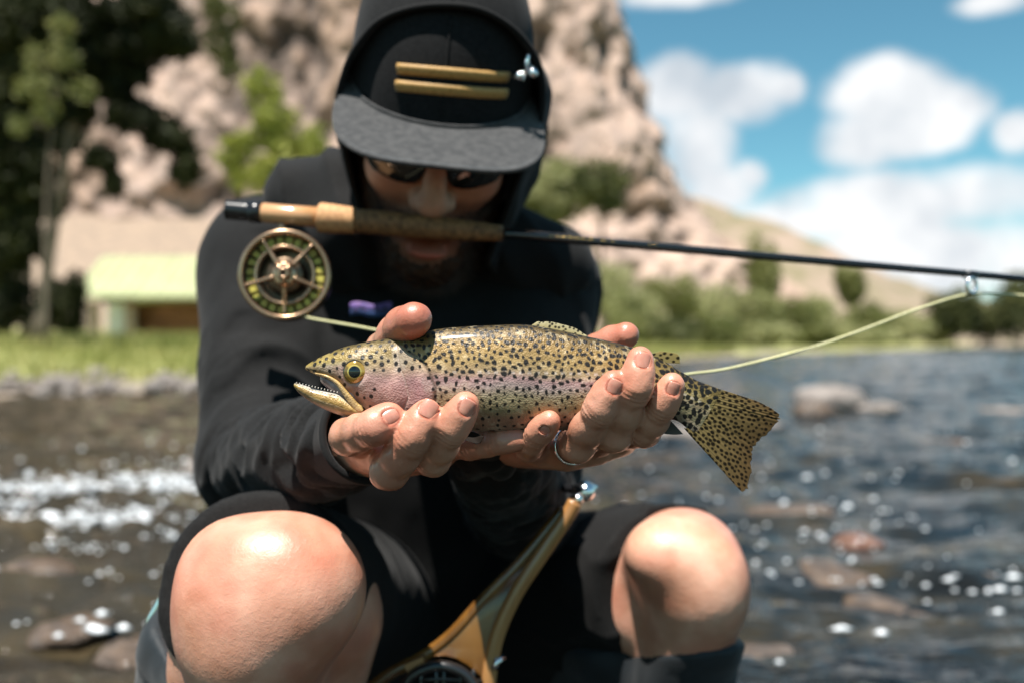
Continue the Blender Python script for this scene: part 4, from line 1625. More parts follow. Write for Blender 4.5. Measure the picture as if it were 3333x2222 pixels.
def build_cap():
    # crown: straight-fronted five-panel dome
    nz, na = 34, 96
    rx, ry, hh = 83, 98, 116
    V = []
    for i in range(nz):
        t = i / (nz - 1)
        z = hh * math.sin(t * math.pi / 2)
        k = max(1 - (z / hh) ** 2.5, 0) ** (1 / 2.3)
        for j in range(na):
            a = 2 * math.pi * j / na
            x = rx * k * math.cos(a)
            y = ry * k * math.sin(a)
            if y > 0:
                y = ry * k * abs(math.sin(a)) ** 0.86
            # centre seam and side seams pinch the cloth
            for sa in (90, 38, 142):
                dd = (math.degrees(a) - sa + 180) % 360 - 180
                pin = math.exp(-(dd / 1.6) ** 2) * 0.7
                x -= pin * math.cos(a)
                y -= pin * math.sin(a)
            V.append(hl(x, y - ry - 0.34 * z, z - 3))
    crown = new_mesh('crown_shape', V, grid_faces(nz, na, wrap=True))
    e = empty('cap', hl(0, -ry, 0))
    keep_parent(e, PERSON)
    e['label'] = 'black flat-brimmed cap with two gold bars'
    cr = keep_parent(link('crown', crown, CAPM), e)
    # brim
    n, m_ = 60, 14
    V = []
    for side in (0, 1):
        for i in range(n):
            a = math.radians(-8 + 196 * i / (n - 1))
            bx, by = (rx - 1.5) * math.cos(a), ry * abs(math.sin(a)) ** 0.86 * (1 if math.sin(a) > 0 else -0.6) - ry
            # outer edge: wide, squared-off
            ex = 90 * math.copysign(abs(math.cos(a)) ** 0.62, math.cos(a))
            sn_ = max(math.sin(a), 0)
            ey = 70 * sn_ ** 0.72 - 34 * (1 - sn_ ** 0.72)
            for j in range(m_):
                t = j / (m_ - 1)
                x = bx + (ex - bx) * t
                y = by + (ey - by) * t
                z = -2.0 - 5.0 * (x / 90) ** 2 * (0.35 + .65 * t) - 1.2 * t
                V.append(hl(x, y, z - 2.4 * side))
    V = np.array(V)
    F = grid_faces(n, m_).tolist() + [[i + n * m_ for i in q[::-1]] for q in grid_faces(n, m_).tolist()]
    F += [[i * m_ + m_ - 1, i * m_ + m_ - 1 + n * m_, (i + 1) * m_ + m_ - 1 + n * m_, (i + 1) * m_ + m_ - 1] for i in range(n - 1)]
    brim = keep_parent(link('brim', new_mesh('brim', V, F), BRIMM), e)
    edge = MB().tube([V[i * m_ + m_ - 1] - HU * .0012 for i in range(n)], .0021, 8)
    keep_parent(edge.build('brim_edge', BRIMM), e)
    # stitched seam where brim meets crown
    sm = MB().tube([V[i * m_ + 1] + HU * .0012 for i in range(2, n - 2)], .0016, 6)
    keep_parent(sm.build('brim_seam', BRIMM), e)

    def on_crown(x, z):
        k = max(1 - ((z + 3) / hh) ** 2.5, 0) ** (1 / 2.3)
        c = np.clip(x / (rx * k), -1, 1)
        return hl(x, ry * k * math.sqrt(1 - c * c) ** 0.86 - ry - 0.34 * (z + 3), z)
    for z in (36.5, 24.0):
        pts = [on_crown(x, z - 5.0 * ((x - 6) / 46) ** 2) + HF * .0006 for x in np.linspace(-40, 54, 26)]
        b = MB().tube(pts, .0052, 10, flat=0.55, up=HF)
        s_ = keep_parent(b.build('gold_bar', GOLDTHREAD), e)
    st = MB().tube([on_crown(0.0, z) + HF * .0004 for z in np.linspace(4, 105, 40)], .0008, 6)
    keep_parent(st.build('centre_seam', CAPM), e)
    # fishing fly hooked in the right side
    fl = MB()
    cvx = np.array([v.co for v in crown.vertices])
    dpx = np.hypot(1666.5 + cvx[:, 0] / cvx[:, 1] * FPX - 1712, 1111 - (cvx[:, 2] - CAM_H) / cvx[:, 1] * FPX - 235)
    c = P(1712, 232, cvx[dpx < 60, 1].min() - .012)
    fl.sphere(c + HR * .006 + HU * -.001, .0042).sphere(c - HR * .005 - HU * .005, .004)
    g = np.random.default_rng(3)
    for i in range(16):
        d = norm(g.normal(size=3)) * g.uniform(.005, .013)
        fl.tube([c, c + d * .6 + HU * .002, c + d], .0005, 5)
    fl.tube([c - HU * .006, c + HU * .003, c + HU * .014], .0011, 6)
    o = keep_parent(fl.build('fishing_fly', SILVER), e)
    o['label'] = 'small silver fishing fly hooked in the cap'


build_cap()
build_hood()


def build_face_things():
    lens = mat('dark_lens', (0.006, 0.006, 0.007), rough=0.06, spec=0.6, coat=0.3)
    g = empty('sunglasses', hf(0, 6, -32))
    keep_parent(g, PERSON)
    g['label'] = 'dark wraparound sunglasses under the brim'
    for sx in (-1, 1):
        n, m_ = 20, 12
        V = []
        for i in range(n):
            for j in range(m_):
                a, b = i / (n - 1) * 2 - 1, j / (m_ - 1) * 2 - 1
                w = 27 * (1 - 0.18 * max(-b, 0) ** 2 * 1.0)
                x = sx * 36 + a * w * math.sqrt(1 - 0.25 * b * b)
                z = -32 + b * 19 * math.sqrt(1 - 0.3 * a * a)
                y = 9 - ((x / 62) ** 2) * 26 + 1.5 * (1 - b * b)
                V.append(hf(x, y, z))
        o = link('lens', new_mesh('lens', V, grid_faces(n, m_)), lens)
        md = o.modifiers.new('t', 'SOLIDIFY')
        md.thickness = .002
        keep_parent(o, g)
        keep_parent(MB().tube([hf(sx * 62, -16, -26), hf(sx * 72, -45, -27), hf(sx * 77, -90, -30)], .0028, 8).build('temple_arm', BLACKPL), g)
    keep_parent(MB().tube([hf(-12, 8, -26), hf(0, 11, -24), hf(12, 8, -26)], .0026, 8).build('bridge', BLACKPL), g)
    # beard: short hairs over jaw, chin and lip
    r = np.random.default_rng(5)
    V, F = [], []
    n = 0
    cnt = 0
    while cnt < 6500:
        th = r.uniform(-1.45, 1.45)
        z = r.uniform(-168, -52)
        # surface guess by projecting out from jaw axis
        d = np.array([math.sin(th), math.cos(th), 0])
        base_c = np.array([0, -72, z])
        lim = 63 - 0.0032 * max(-z - 98, 0) ** 2
        if lim < 20:
            continue
        rad_x = lim
        p = base_c + d * np.array([rad_x, 66 + (6 if z > -110 else 0), 1]) * np.array([1, 1, 0])
        ax = abs(p[0])
        if z > -76 and ax < 42:
            continue
        if z > -60 and ax < 54:
            continue
        if -126 < z < -92 and ax < 25:
            continue
        L = r.uniform(5, 14) + (6 if z < -115 else 0)
        dr = norm(d * 0.75 + np.array([r.normal(0, .35), r.normal(0, .25), -1.0 + r.normal(0, .25)]))
        a0 = p - d * 5
        tip = p + dr * L
        wv = np.cross(dr, d)
        wv = wv / (np.linalg.norm(wv) + 1e-9) * r.uniform(.25, .5)
        V += [hf(*(a0 - wv)), hf(*(a0 + wv)), hf(*tip)]
        F.append((n, n + 1, n + 2))
        n += 3
        cnt += 1
    # moustache
    for i in range(1500):
        x = r.uniform(-30, 30)
        p = np.array([x, 6 - (x / 30) ** 2 * 12, -82 - abs(x) * 0.18 + r.uniform(-3, 3)])
        tip = p + np.array([np.sign(x) * r.uniform(0, 4), r.uniform(1, 5), -r.uniform(5, 11)])
        V += [hf(*(p - [0.4, 0, 0])), hf(*(p + [0.4, 0, 0])), hf(*tip)]
        F.append((n, n + 1, n + 2))
        n += 3
    b = link('beard', new_mesh('beard', np.array(V), np.array(F), smooth=False), BEARDM, PERSON)
    b['kind'] = 'stuff'
    s = SDF(.0025)
    L = lambda *a: np.array(a, float) * mm
    s.ell(L(0, -58, -126), L(52, 58, 44), k=0)
    s.ell(L(0, -30, -146), L(34, 36, 32), k=.02)
    for sx in (-1, 1):
        s.cone(L(60 * sx, -70, -40), L(46 * sx, -48, -98), .013, .020, .02)
    s.ell(L(0, 8, -112), L(27, 22, 17), k=.006, op='-')
    V, F = s.mesh(1)
    V = folds(V, F, fbm(V * 190, 2, 6), .0018)
    b2 = link('beard', new_mesh('beard', V @ HM.T + hf(0, 0, 0), F), BEARDM, PERSON)
    b2.name = 'beard_underlayer'
    # wedding band on the left ring finger
    pts, rad = HANDS['left']['ring']
    a = pts[1] + (pts[0] - pts[1]) * 0.34
    w = norm(norm(pts[0] - pts[1]) + np.array([-.10, 0, .05]))
    p1 = norm(np.cross(w, [0, 0, 1]))
    p2 = np.cross(w, p1)
    rr = (rad[1] + (rad[0] - rad[1]) * .34) * mm * 1.09
    V = []
    n = 48
    for i in range(n):
        t = 2 * math.pi * i / n
        d = p1 * math.cos(t) + p2 * math.sin(t)
        for (dr, dw) in ((0, -.0021), (.0009, -.0016), (.0013, 0), (.0009, .0016), (0, .0021), (-.0008, 0)):
            V.append(a + d * (rr + dr) + w * dw)
    F = [(i * 6 + k, ((i + 1) % n) * 6 + k, ((i + 1) % n) * 6 + (k + 1) % 6, i * 6 + (k + 1) % 6) for i in range(n) for k in range(6)]
    o = link('wedding_band', new_mesh('wedding_band', V, F), SILVER, PERSON)
    o['label'] = 'plain silver wedding band'


build_face_things()


def build_legwear():
    s = SDF(.004)
    pel = (HIP['right'] + HIP['left']) / 2
    Hr, Hl = HIP['right'], HIP['left']
    Kr = P(858, 1924, .735)
    # right leg of the shorts ends just behind the kneecap
    s.cone(Hr, Kr, .100, .0725, .03)
    s.cone(Kr, Kr + norm(Kr - Hr) * .02, .0725, .0715, .004)
    s.plane(P(862, 1928, .722), norm(norm(Kr - Hr) + np.array([.10, -.25, .0])), .003)
    Va, Fa = s.mesh(2)
    s = SDF(.004)
    s.cone(pel + [-.07, .04, -.01], pel + [.07, .04, -.01], .13, .13, .05)
    a, b = P(2275, 1662, .900), P(1960, 2080, .885)
    Kl = P(2210, 1858, .885)
    s.cone(Hl, Kl, .112, .0620, .03)
    s.cone(Kl, Kl + norm(Kl - Hl) * .04, .0620, .0600, .004)
    d1 = norm(b - a)
    n = norm(Kl - Hl)
    n = norm(n - d1 * (n @ d1))
    s.plane(a, n, .003)
    V, F = s.mesh(2)
    V, F = np.vstack([Va, V]), np.vstack([Fa, F + len(Va)])
    wn = fbm(V * 10, 3, 24)
    sl = arm_coords(V, Hl, Kl)
    f = 0.7 * wn + sstep(-.02, .05, V[:, 0] - P(1700, 0, 1.0)[0]) * (0.7 * ridged(V[:, 2] * 55 - V[:, 0] * 28 + wn * 2.4))
    V = folds(V, F, f, .0034)
    sh = link('shorts', new_mesh('shorts', V, F), CLOTH2, PERSON)
    sh['label'] = 'charcoal shorts hitched up above both knees'
    # neoprene socks
    for sd in ('right', 'left'):
        s = SDF(.004)
        A = ANKLE[sd]
        if sd == 'right':
            s.cone(P(665, 2120, .79), P(630, 2500, .87), .0515, .050, .02)
            s.cone(P(820, 2180, .74), A + [0, 0, .02], .056, .048, .03)
            s.cone(P(1040, 2160, .80), P(960, 2480, .85), .050, .047, .02)
            s.cone(A, A + [-.02, -.14, -.03], .046, .04, .02)
            a, b, c = P(540, 1990, .79), P(640, 2260, .72), P(1000, 2520, .73)
            nn = norm(np.cross(b - a, c - a))
        else:
            s.cone(P(2265, 2000, .875), A + [0, 0, .02], .0475, .044, .02)
            s.cone(P(2160, 2030, .94), P(1990, 2300, 1.03), .056, .050, .02)
            s.cone(P(2000, 2080, .95), P(1900, 2200, 1.05), .05, .05, .02)
            s.cone(A, A + [.02, -.14, -.03], .046, .04, .02)
            a, b, c = P(1940, 2085, .95), P(2140, 2065, .90), P(2360, 2135, .87)
            c = c + np.array([0, .02, .01])
            b2 = P(2140, 2040, 1.0)
            nn = norm(np.cross(c - a, b2 - a))
        if nn[2] < 0:
            nn = -nn
        s.plane(a, nn, .006)
        V, F = s.mesh(2)
        V = folds(V, F, fbm(V * 25, 3, 6), .0018)
        k = link('wading_sock', new_mesh('wading_sock', V, F), SOCK, PERSON)
        k['label'] = 'dark blue neoprene wading sock'
    # clip and strap at the right thigh
    m = MB()
    m.tube(catmull([P(545, 1905, .80), P(530, 1950, .80), P(500, 2005, .80), P(490, 2035, .80), P(515, 2045, .80)], 16), .0045, 8)
    m.tube(catmull([P(552, 1890, .80), P(548, 1940, .80), P(534, 1985, .80)], 8), .006, 8, flat=.4)
    c = m.build('strap_clip', SILVER, PERSON)
    c['label'] = 'bright metal strap clip beside the right thigh'


build_legwear()


# ------------------------------------------------------------------ the trout
FY = 0.600        # distance of the fish's middle plane


def build_trout():
    px = FY / FPX                    # metres per photograph pixel at the fish
    # upper and lower outline, snout to tail root
    top = [(999, 1187), (1018, 1175), (1063, 1152), (1124, 1128), (1186, 1114), (1251, 1103), (1320, 1092), (1430, 1071), (1512, 1063), (1594, 1059), (1715, 1057), (1827, 1076), (1911, 1095),
           (1968, 1107), (2038, 1124), (2122, 1154), (2173, 1182), (2220, 1210), (2267, 1236), (2314, 1254), (2352, 1268)]
    bot = [(999, 1203), (1020, 1214), (1060, 1232), (1100, 1254), (1135, 1290), (1186, 1338), (1270, 1368), (1360, 1388), (1460, 1398), (1550, 1402), (1680, 1402), (1790, 1400), (1880, 1396),
           (1940, 1392), (2010, 1386), (2085, 1376), (2130, 1369), (2170, 1362), (2207, 1370), (2240, 1396), (2262, 1416)]
    wid = [3.2, 5.2, 7.8, 10, 11.5, 12.8, 14.0, 15.2, 16.2, 16.8, 17.0, 16.6, 15.6, 14.6, 12.8, 10.4, 8.6, 6.4, 4.4, 2.4, 0.7]
    top, bot, wid = np.array(top, float), np.array(bot, float), np.array(wid, float) * mm
    n, m = 760, 260
    cc = catmull(np.hstack([top, bot, wid[:, None]]), 1500)
    # even spacing along the length
    mid = (cc[:, :2] + cc[:, 2:4]) / 2
    sl = np.concatenate([[0], np.cumsum(np.linalg.norm(np.diff(mid, axis=0), axis=1))])
    tt = np.linspace(0, sl[-1], n)
    cc = np.stack([np.interp(tt, sl, cc[:, i]) for i in range(5)], 1)
    ph = np.arange(m) * 2 * math.pi / m
    ca, sa = np.cos(ph), np.sin(ph)
    cu = (cc[:, 0] + cc[:, 2])[:, None] / 2 + (cc[:, 0] - cc[:, 2])[:, None] / 2 * ca[None]
    cv = (cc[:, 1] + cc[:, 3])[:, None] / 2 + (cc[:, 1] - cc[:, 3])[:, None] / 2 * ca[None]
    wy = cc[:, 4][:, None] * np.sign(sa)[None] * np.abs(sa)[None] ** 0.92
    U, Vv = cu, cv
    # gill cover stands proud, with a groove in front of its hind edge
    gx = np.interp(Vv, [1090, 1139, 1164, 1205, 1262, 1299, 1335, 1380], [1300, 1328, 1369, 1397, 1419, 1418, 1385, 1330])
    pre = np.interp(Vv, [1120, 1188, 1237, 1286, 1327, 1360], [1296, 1308, 1328, 1338, 1320, 1290])
    on = sstep(1110, 1150, Vv) * sstep(1365, 1330, Vv)
    dh = 1.1 * mm * sstep(8, -8, U - gx) * sstep(-90, -10, U - gx) * on
    dh -= 0.7 * mm * np.exp(-((U - gx - 6) / 6) ** 2) * on
    dh -= 0.45 * mm * np.exp(-((U - pre) / 4) ** 2) * on
    dh += 0.5 * mm * sstep(0, -30, U - pre) * sstep(-120, -60, U - pre) * sstep(1180, 1220, Vv) * on
    # eye socket
    er = np.hypot(U - 1165, Vv - 1208)
    dh -= 1.6 * mm * np.exp(-(er / 30) ** 4)
    dh += 0.35 * mm * np.exp(-((er - 46) / 10) ** 2)
    wy = wy - np.sign(-sa)[None] * 0 + np.where(sa < 0, -dh, dh)[...] * (np.abs(sa)[None] > .15)
    X = (U - 1666.5) * px
    Z = CAM_H + (1111 - Vv) * px
    Y = FY + wy
    V = np.stack([X, Y, Z], -1)
    # ---- pigment and painted glitter, in fish coordinates: q = 0 back .. 1 belly
    q = (1 - ca[None]) / 2 + 0 * U
    L3 = V.reshape(-1, 3)
    nz = fbm(L3 * 220, 3, 3).reshape(n, m)
    nl = fbm(L3 * 45, 3, 4).reshape(n, m)

    def ramp(x, stops):
        xs = [s[0] for s in stops]
        return np.stack([np.interp(x, xs, [s[1][k] for s in stops]) for k in range(3)], -1)
    body = ramp(q + nl * .02, [(0, (.05, .034, .012)), (.06, (.14, .088, .026)), (.18, (.32, .195, .058)), (.34, (.42, .28, .11)), (.43, (.44, .31, .17)), (.50, (.47, .29, .27)), (.56, (.46, .34, .30)),
                            (.66, (.43, .34, .19)), (.78, (.40, .29, .14)), (.86, (.44, .22, .13)), (.93, (.40, .22, .14)), (1, (.34, .28, .23))])
    head = ramp(q + nl * .03, [(0, (.07, .050, .014)), (.12, (.19, .128, .030)), (.30, (.33, .225, .064)), (.42, (.42, .33, .19)), (.52, (.46, .31, .27)), (.70, (.46, .30, .24)), (.85, (.42, .22, .15)), (1, (.42, .29, .19))])
    hg = sstep(20, -20, U - gx)[..., None]
    col = body * (1 - hg) + head * hg
    # snout is yellower, cheek pinker
    sn = sstep(1150, 1040, U)[..., None]
    col = col * (1 - .6 * sn) + .6 * sn * np.array([.32, .235, .055])
    ck = (np.exp(-(((U - 1300) / 95) ** 2 + ((Vv - 1250) / 62) ** 2)))[..., None] * .75
    col = col * (1 - ck) + ck * np.array([.56, .31, .28])
    op = (np.exp(-(((U - 1370) / 40) ** 2 + ((Vv - 1265) / 75) ** 2)) * sstep(14, -4, U - gx))[..., None] * .6
    col = col * (1 - op) + op * np.array([.46, .24, .25])
    st = np.exp(-((Vv - 1175 - 0.15 * (U - 1300)) / 16) ** 2)[..., None] * sstep(1180, 1240, U)[..., None] * hg * .35
    col = col * (1 - st) + st * np.array([.62, .52, .34])
    tl = sstep(2040, 2200, U)[..., None]
    col = col * (1 - .7 * tl) + .7 * tl * ramp(q, [(0, (.17, .115, .033)), (.4, (.36, .28, .10)), (.7, (.38, .32, .17)), (1, (.30, .27, .21))])
    # dark groove behind the gill plate and along the preopercle, silver lateral line
    g = (np.exp(-((U - gx - 5) / 4.5) ** 2) * on)[..., None] * .8
    col = col * (1 - g) + g * np.array([.09, .055, .035])
    g = (np.exp(-((U - pre) / 2.6) ** 2) * on)[..., None] * .45
    col = col * (1 - g) + g * np.array([.62, .50, .40])
    lat = np.interp(U, [1420, 1700, 1900, 2050, 2200, 2350], [1206, 1209, 1212, 1224, 1270, 1340])
    g = (np.exp(-((Vv - lat) / 4.0) ** 2) * sstep(1430, 1500, U) * (.5 + .5 * np.sign(np.sin(U / 4.2))))[..., None] * .55
    col = col * (1 - g) + g * np.array([.72, .62, .56])
    # scale glitter: pale glints put into the colour
    gl = sstep(.35, .95, nz + .5 * vnoise(L3 * 1500, 8).reshape(n, m))[..., None] * .22 * (1 - .7 * hg)
    col = col * (1 - gl) + gl * np.array([.80, .70, .48])
    mot = fbm(L3 * 130, 4, 12).reshape(n, m)
    col = col * (1 + .16 * nz[..., None] + .16 * mot[..., None])
    mo = (sstep(.25, .8, fbm(L3 * 90, 3, 13).reshape(n, m)) * .35)[..., None] * hg
    col = col * (1 - mo) + mo * np.array([.62, .52, .44])
    # ---- spots: placed one by one with a minimum spacing
    r = np.random.default_rng(21)
    spot = np.zeros((n, m))
    ds = np.linalg.norm(np.diff(mid, axis=0), axis=1).sum() * px / n
    placed = []
    cell = {}

    def try_spot(i, j, gap):
        p = V[i, j]
        key = (int(p[0] / .004), int(p[1] / .004), int(p[2] / .004))
        for a in (-1, 0, 1):
            for b in (-1, 0, 1):
                for c in (-1, 0, 1):
                    for o in cell.get((key[0] + a, key[1] + b, key[2] + c), ()):
                        if np.linalg.norm(o - p) < gap:
                            return False
        cell.setdefault(key, []).append(p)
        return True
    for k in range(30000):
        i, j = r.integers(4, n - 3), r.integers(0, m)
        u, v, qq = U[i, j], Vv[i, j], q[i, j]
        ishead = u < gx[i, j] - 6
        if ishead:
            if np.hypot(u - 1165, v - 1208) < 42:
                continue
            if v > 1190 and not (u < 1240 and r.random() < .05) and not (v < 1205 and r.random() < .25):
                continue
            gap, rad = r.uniform(3.6, 4.8), r.uniform(1.0, 1.6)
            if v > 1190:
                rad *= .9
        else:
            tail = sstep(2000, 2200, u)
            f = 1 - sstep(.70, .93, qq) * .9
            if r.random() > f:
                continue
            gap = 3.0 + .5 * sstep(.42, .6, qq) * (1 - tail) + r.uniform(0, .5) - .1 * tail
            rad = (1.50 - .36 * sstep(.42, .65, qq) * (1 - tail)) * r.uniform(.62, 1.18) * (1 + .22 * tail)
            if qq < .12:
                rad *= .95
        if not try_spot(i, j, gap * mm):
            continue
        rad *= mm
        w = int(rad * 2.6 / ds) + 3
        i0, i1 = max(i - w, 0), min(i + w + 1, n)
        hgt = np.linalg.norm(V[i, (j + 3) % m] - V[i, j]) / 3
        wj = int(rad * 2.6 / max(hgt, 1e-5)) + 3
        jj = np.arange(j - wj, j + wj + 1) % m
        d = V[i0:i1][:, jj] - V[i, j]
        e = r.uniform(.72, 1.0) if not ishead else r.uniform(.85, 1)
        an = r.uniform(-.5, .5) + 1.2 * r.integers(0, 2) * (not ishead)
        x_, z_ = d[..., 0] * math.cos(an) + d[..., 2] * math.sin(an), -d[..., 0] * math.sin(an) + d[..., 2] * math.cos(an)
        y_ = d[..., 1]
        dist = np.sqrt((x_ / e) ** 2 + (z_ * e) ** 2 + y_ ** 2)
        if not ishead:
            # ragged, scale-stepped outline
            th_ = np.arctan2(z_, x_)
            dist = dist * (1 + .07 * np.sin(3 * th_ + r.uniform(0, 6)) + .10 * np.sin(2 * th_ + r.uniform(0, 6)) + .07 * np.sin(5 * th_ + r.uniform(0, 6)))
        s_ = sstep(rad * 1.16, rad * .84, dist)
        spot[i0:i1, jj[0]:jj[0] + 1] = spot[i0:i1, jj[0]:jj[0] + 1]
        blk = spot[i0:i1][:, jj]
        spot[np.ix_(np.arange(i0, i1), jj)] = np.maximum(blk, s_)
    col = col * np.array([.80, .80, .82])
    sp = spot[..., None] * .98
    col = col * (1 - sp) + sp * np.array([.007, .006, .006])
    me = new_mesh('body', V.reshape(-1, 3), grid_faces(n, m, wrap=True, flip=True))
    snout = V[0].mean(0) + np.array([-.0012, 0, 0])
    me = new_mesh('body', np.vstack([V.reshape(-1, 3), snout[None]]), grid_faces(n, m, wrap=True, flip=True).tolist() + [(k, (k + 1) % m, n * m) for k in range(m)])
    col = np.vstack([col.reshape(-1, 3), col[0, 40][None]])
    set_attr(me, 'tint', np.clip(col.reshape(-1, 3), .003, 1))
    root = empty('trout', P(1666, 1400, FY))
    tag(root, 'spotted rainbow trout with open mouth and pink side held across both hands', 'fish')
    skin = bpy.data.materials.new('trout_skin')
    skin.use_nodes = True
    N, L = skin.node_tree.nodes, skin.node_tree.links
    b = N['Principled BSDF']
    at = N.new('ShaderNodeAttribute')
    at.attribute_name = 'tint'
    L.new(at.outputs[0], b.inputs['Base Color'])
    b.inputs['Roughness'].default_value = .45
    b.inputs['Metallic'].default_value = .08
    b.inputs['Coat Weight'].default_value = .12
    b.inputs['Coat Roughness'].default_value = .13
    b.inputs['Specular IOR Level'].default_value = .3
    tc = N.new('ShaderNodeTexCoord')
    vo = N.new('ShaderNodeTexVoronoi')
    vo.inputs['Scale'].default_value = 900
    L.new(tc.outputs['Object'], vo.inputs['Vector'])
    no = N.new('ShaderNodeTexNoise')
    no.inputs['Scale'].default_value = 320
    L.new(tc.outputs['Object'], no.inputs['Vector'])
    ad = N.new('ShaderNodeMath')
    L.new(vo.outputs[0], ad.inputs[0])
    L.new(no.outputs[0], ad.inputs[1])
    bp = N.new('ShaderNodeBump')
    bp.inputs['Strength'].default_value = .42
    bp.inputs['Distance'].default_value = .0006
    L.new(ad.outputs[0], bp.inputs['Height'])
    L.new(bp.outputs[0], b.inputs['Normal'])
    body_o = keep_parent(link('body', me, skin), root)

    finm = bpy.data.materials.new('trout_fin')
    finm.use_nodes = True
    N, L = finm.node_tree.nodes, finm.node_tree.links
    b = N['Principled BSDF']
    at = N.new('ShaderNodeAttribute')
    at.attribute_name = 'tint'
    L.new(at.outputs[0], b.inputs['Base Color'])
    b.inputs['Roughness'].default_value = .55
    b.inputs['Specular IOR Level'].default_value = .06
    b.inputs['Coat Weight'].default_value = 0
    tr = N.new('ShaderNodeBsdfTranslucent')
    L.new(at.outputs[0], tr.inputs[0])
    ms = N.new('ShaderNodeMixShader')
    ms.inputs[0].default_value = .3
    L.new(b.outputs[0], ms.inputs[1])
    L.new(tr.outputs[0], ms.inputs[2])
    L.new(ms.outputs[0], N['Material Output'].inputs[0])

    def fin(name, base, edge, nb, ne, y0, y1, col_base, col_edge, spots=0, spot_r=1.0, rays=16, thick=.9, seed=1, jag=0.0, curl=0.0):
        """fan of a fin between a base line and an outer edge (pixel polylines), with rays and its own spots"""
        B = catmull(base, ne)
        E = catmull(edge, ne)
        g = np.random.default_rng(seed)
        jg = jag * np.interp(np.arange(ne), np.arange(0, ne, 3), g.normal(0, 1, len(np.arange(0, ne, 3))))
        t = np.linspace(0, 1, nb)[:, None, None]
        E2 = B + (E - B) * (1 + jg[:, None])
        G = B[None] * (1 - t) + E2[None] * t
        yy = FY + y0 + (y1 - y0) * t[..., 0] + curl * np.sin(np.linspace(0, 3, ne))[None] * t[..., 0] ** 2
        s = np.linspace(0, 1, ne)[None]
        ray = np.sin(s * rays * 2 * math.pi)
        yf = yy - (.35 + .035 * ray) * thick * mm * (1 - .6 * t[..., 0])
        yb = yy + (.35 + .035 * ray) * thick * mm * (1 - .6 * t[..., 0])
        fy = FY + y0

        def w(Yg):
            return np.stack([(G[..., 0] - 1666.5) * fy / FPX, Yg, CAM_H + (1111 - G[..., 1]) * fy / FPX], -1)
        A, C = w(yf), w(yb)
        tt_ = t + 0 * s[..., None]
        c = np.array(col_base) * (1 - tt_) + np.array(col_edge) * tt_
        c = c * (1 + .07 * ray[..., None] * np.clip(t * 1.6, 0, 1))
        spm = np.zeros((nb, ne))
        pts = []
        tries = 0
        while len(pts) < spots and tries < spots * 60:
            tries += 1
            a, b_ = g.random() ** .8 * .97, g.random()
            p = A[int(a * (nb - 1)), int(b_ * (ne - 1))]
            if any(np.linalg.norm(p - o) < 1.85 * mm * spot_r for o in pts):
                continue
            pts.append(p)
            d = A - p
            ax = (A[-1, int(b_ * (ne - 1))] - A[0, int(b_ * (ne - 1))])
            ax = ax / np.linalg.norm(ax)
            la = d @ ax
            lb = np.sqrt(np.maximum((d ** 2).sum(-1) - la ** 2, 0))
            rr = g.uniform(.70, 1.05) * mm * spot_r * (1 - .25 * a)
            spm = np.maximum(spm, sstep(1.15, .8, np.sqrt((la / 1.25) ** 2 + (lb * 1.1) ** 2) / rr))
        c = c * (1 - .95 * spm[..., None]) + .95 * spm[..., None] * np.array([.008, .007, .006])
        Vf = np.vstack([A.reshape(-1, 3), C.reshape(-1, 3)])
        k = nb * ne
        F = grid_faces(nb, ne)
        F = np.vstack([F, F[:, ::-1] + k])
        rim = [i * ne for i in range(nb)] + [(nb - 1) * ne + j for j in range(1, ne)] + [i * ne + ne - 1 for i in range(nb - 2, -1, -1)]
        F = np.vstack([F, np.array([[rim[i + 1], rim[i], rim[i] + k, rim[i + 1] + k] for i in range(len(rim) - 1)])])
        me = new_mesh(name, Vf, F)
        set_attr(me, 'tint', np.clip(np.vstack([c.reshape(-1, 3)] * 2), .004, 1))
        return keep_parent(link(name, me, finm), root)
    fin('tail_fin', [(2285, 1246), (2300, 1290), (2285, 1330), (2262, 1365), (2238, 1390), (2226, 1392)],
        [(2380, 1270), (2463, 1303), (2520, 1332), (2540, 1358), (2520, 1392), (2463, 1449), (2450, 1490), (2448, 1545), (2432, 1592), (2417, 1599), (2390, 1572)][1:],
        110, 190, 0, .002, (.28, .21, .085), (.15, .09, .038), spots=400, spot_r=1.3, rays=26, thick=2.2, seed=4, jag=.012, curl=.002)
    fin('dorsal_fin', [(1725, 1062), (1790, 1074), (1850, 1086), (1912, 1100)], [(1748, 1047), (1800, 1049), (1865, 1066), (1915, 1094)], 30, 70, 0, .002, (.30, .24, .10), (.42, .37, .22), spots=22, spot_r=1.0, rays=12, seed=6, jag=.03)
    fin('adipose_fin', [(2112, 1155), (2135, 1166), (2158, 1180)], [(2150, 1142), (2205, 1152), (2213, 1182)], 30, 40, 0, 0, (.28, .22, .09), (.30, .24, .09), spots=9, spot_r=1.35, rays=0, thick=2.6, seed=8)
    fin('anal_fin', [(2120, 1366), (2150, 1366), (2180, 1364)], [(2150, 1408), (2190, 1412), (2222, 1410)], 24, 30, -.002, -.004, (.06, .048, .038), (.14, .12, .10), rays=9, seed=9)
    fin('pelvic_fin', [(1495, 1398), (1520, 1402), (1545, 1404)], [(1520, 1432), (1560, 1440), (1576, 1418)], 20, 30, -.006, -.010, (.028, .020, .015), (.020, .015, .012), rays=9, seed=10)
    fin('pectoral_fin', [(1312, 1362), (1300, 1370), (1288, 1376)], [(1300, 1480), (1228, 1566), (1222, 1568)], 40, 24, -.004, -.012, (.20, .13, .07), (.42, .38, .33), rays=6, thick=1.4, seed=11)
    # ---- lower jaw
    jt = [(960, 1245), (973, 1243), (1022, 1257), (1071, 1265), (1112, 1272), (1150, 1300), (1190, 1335)]
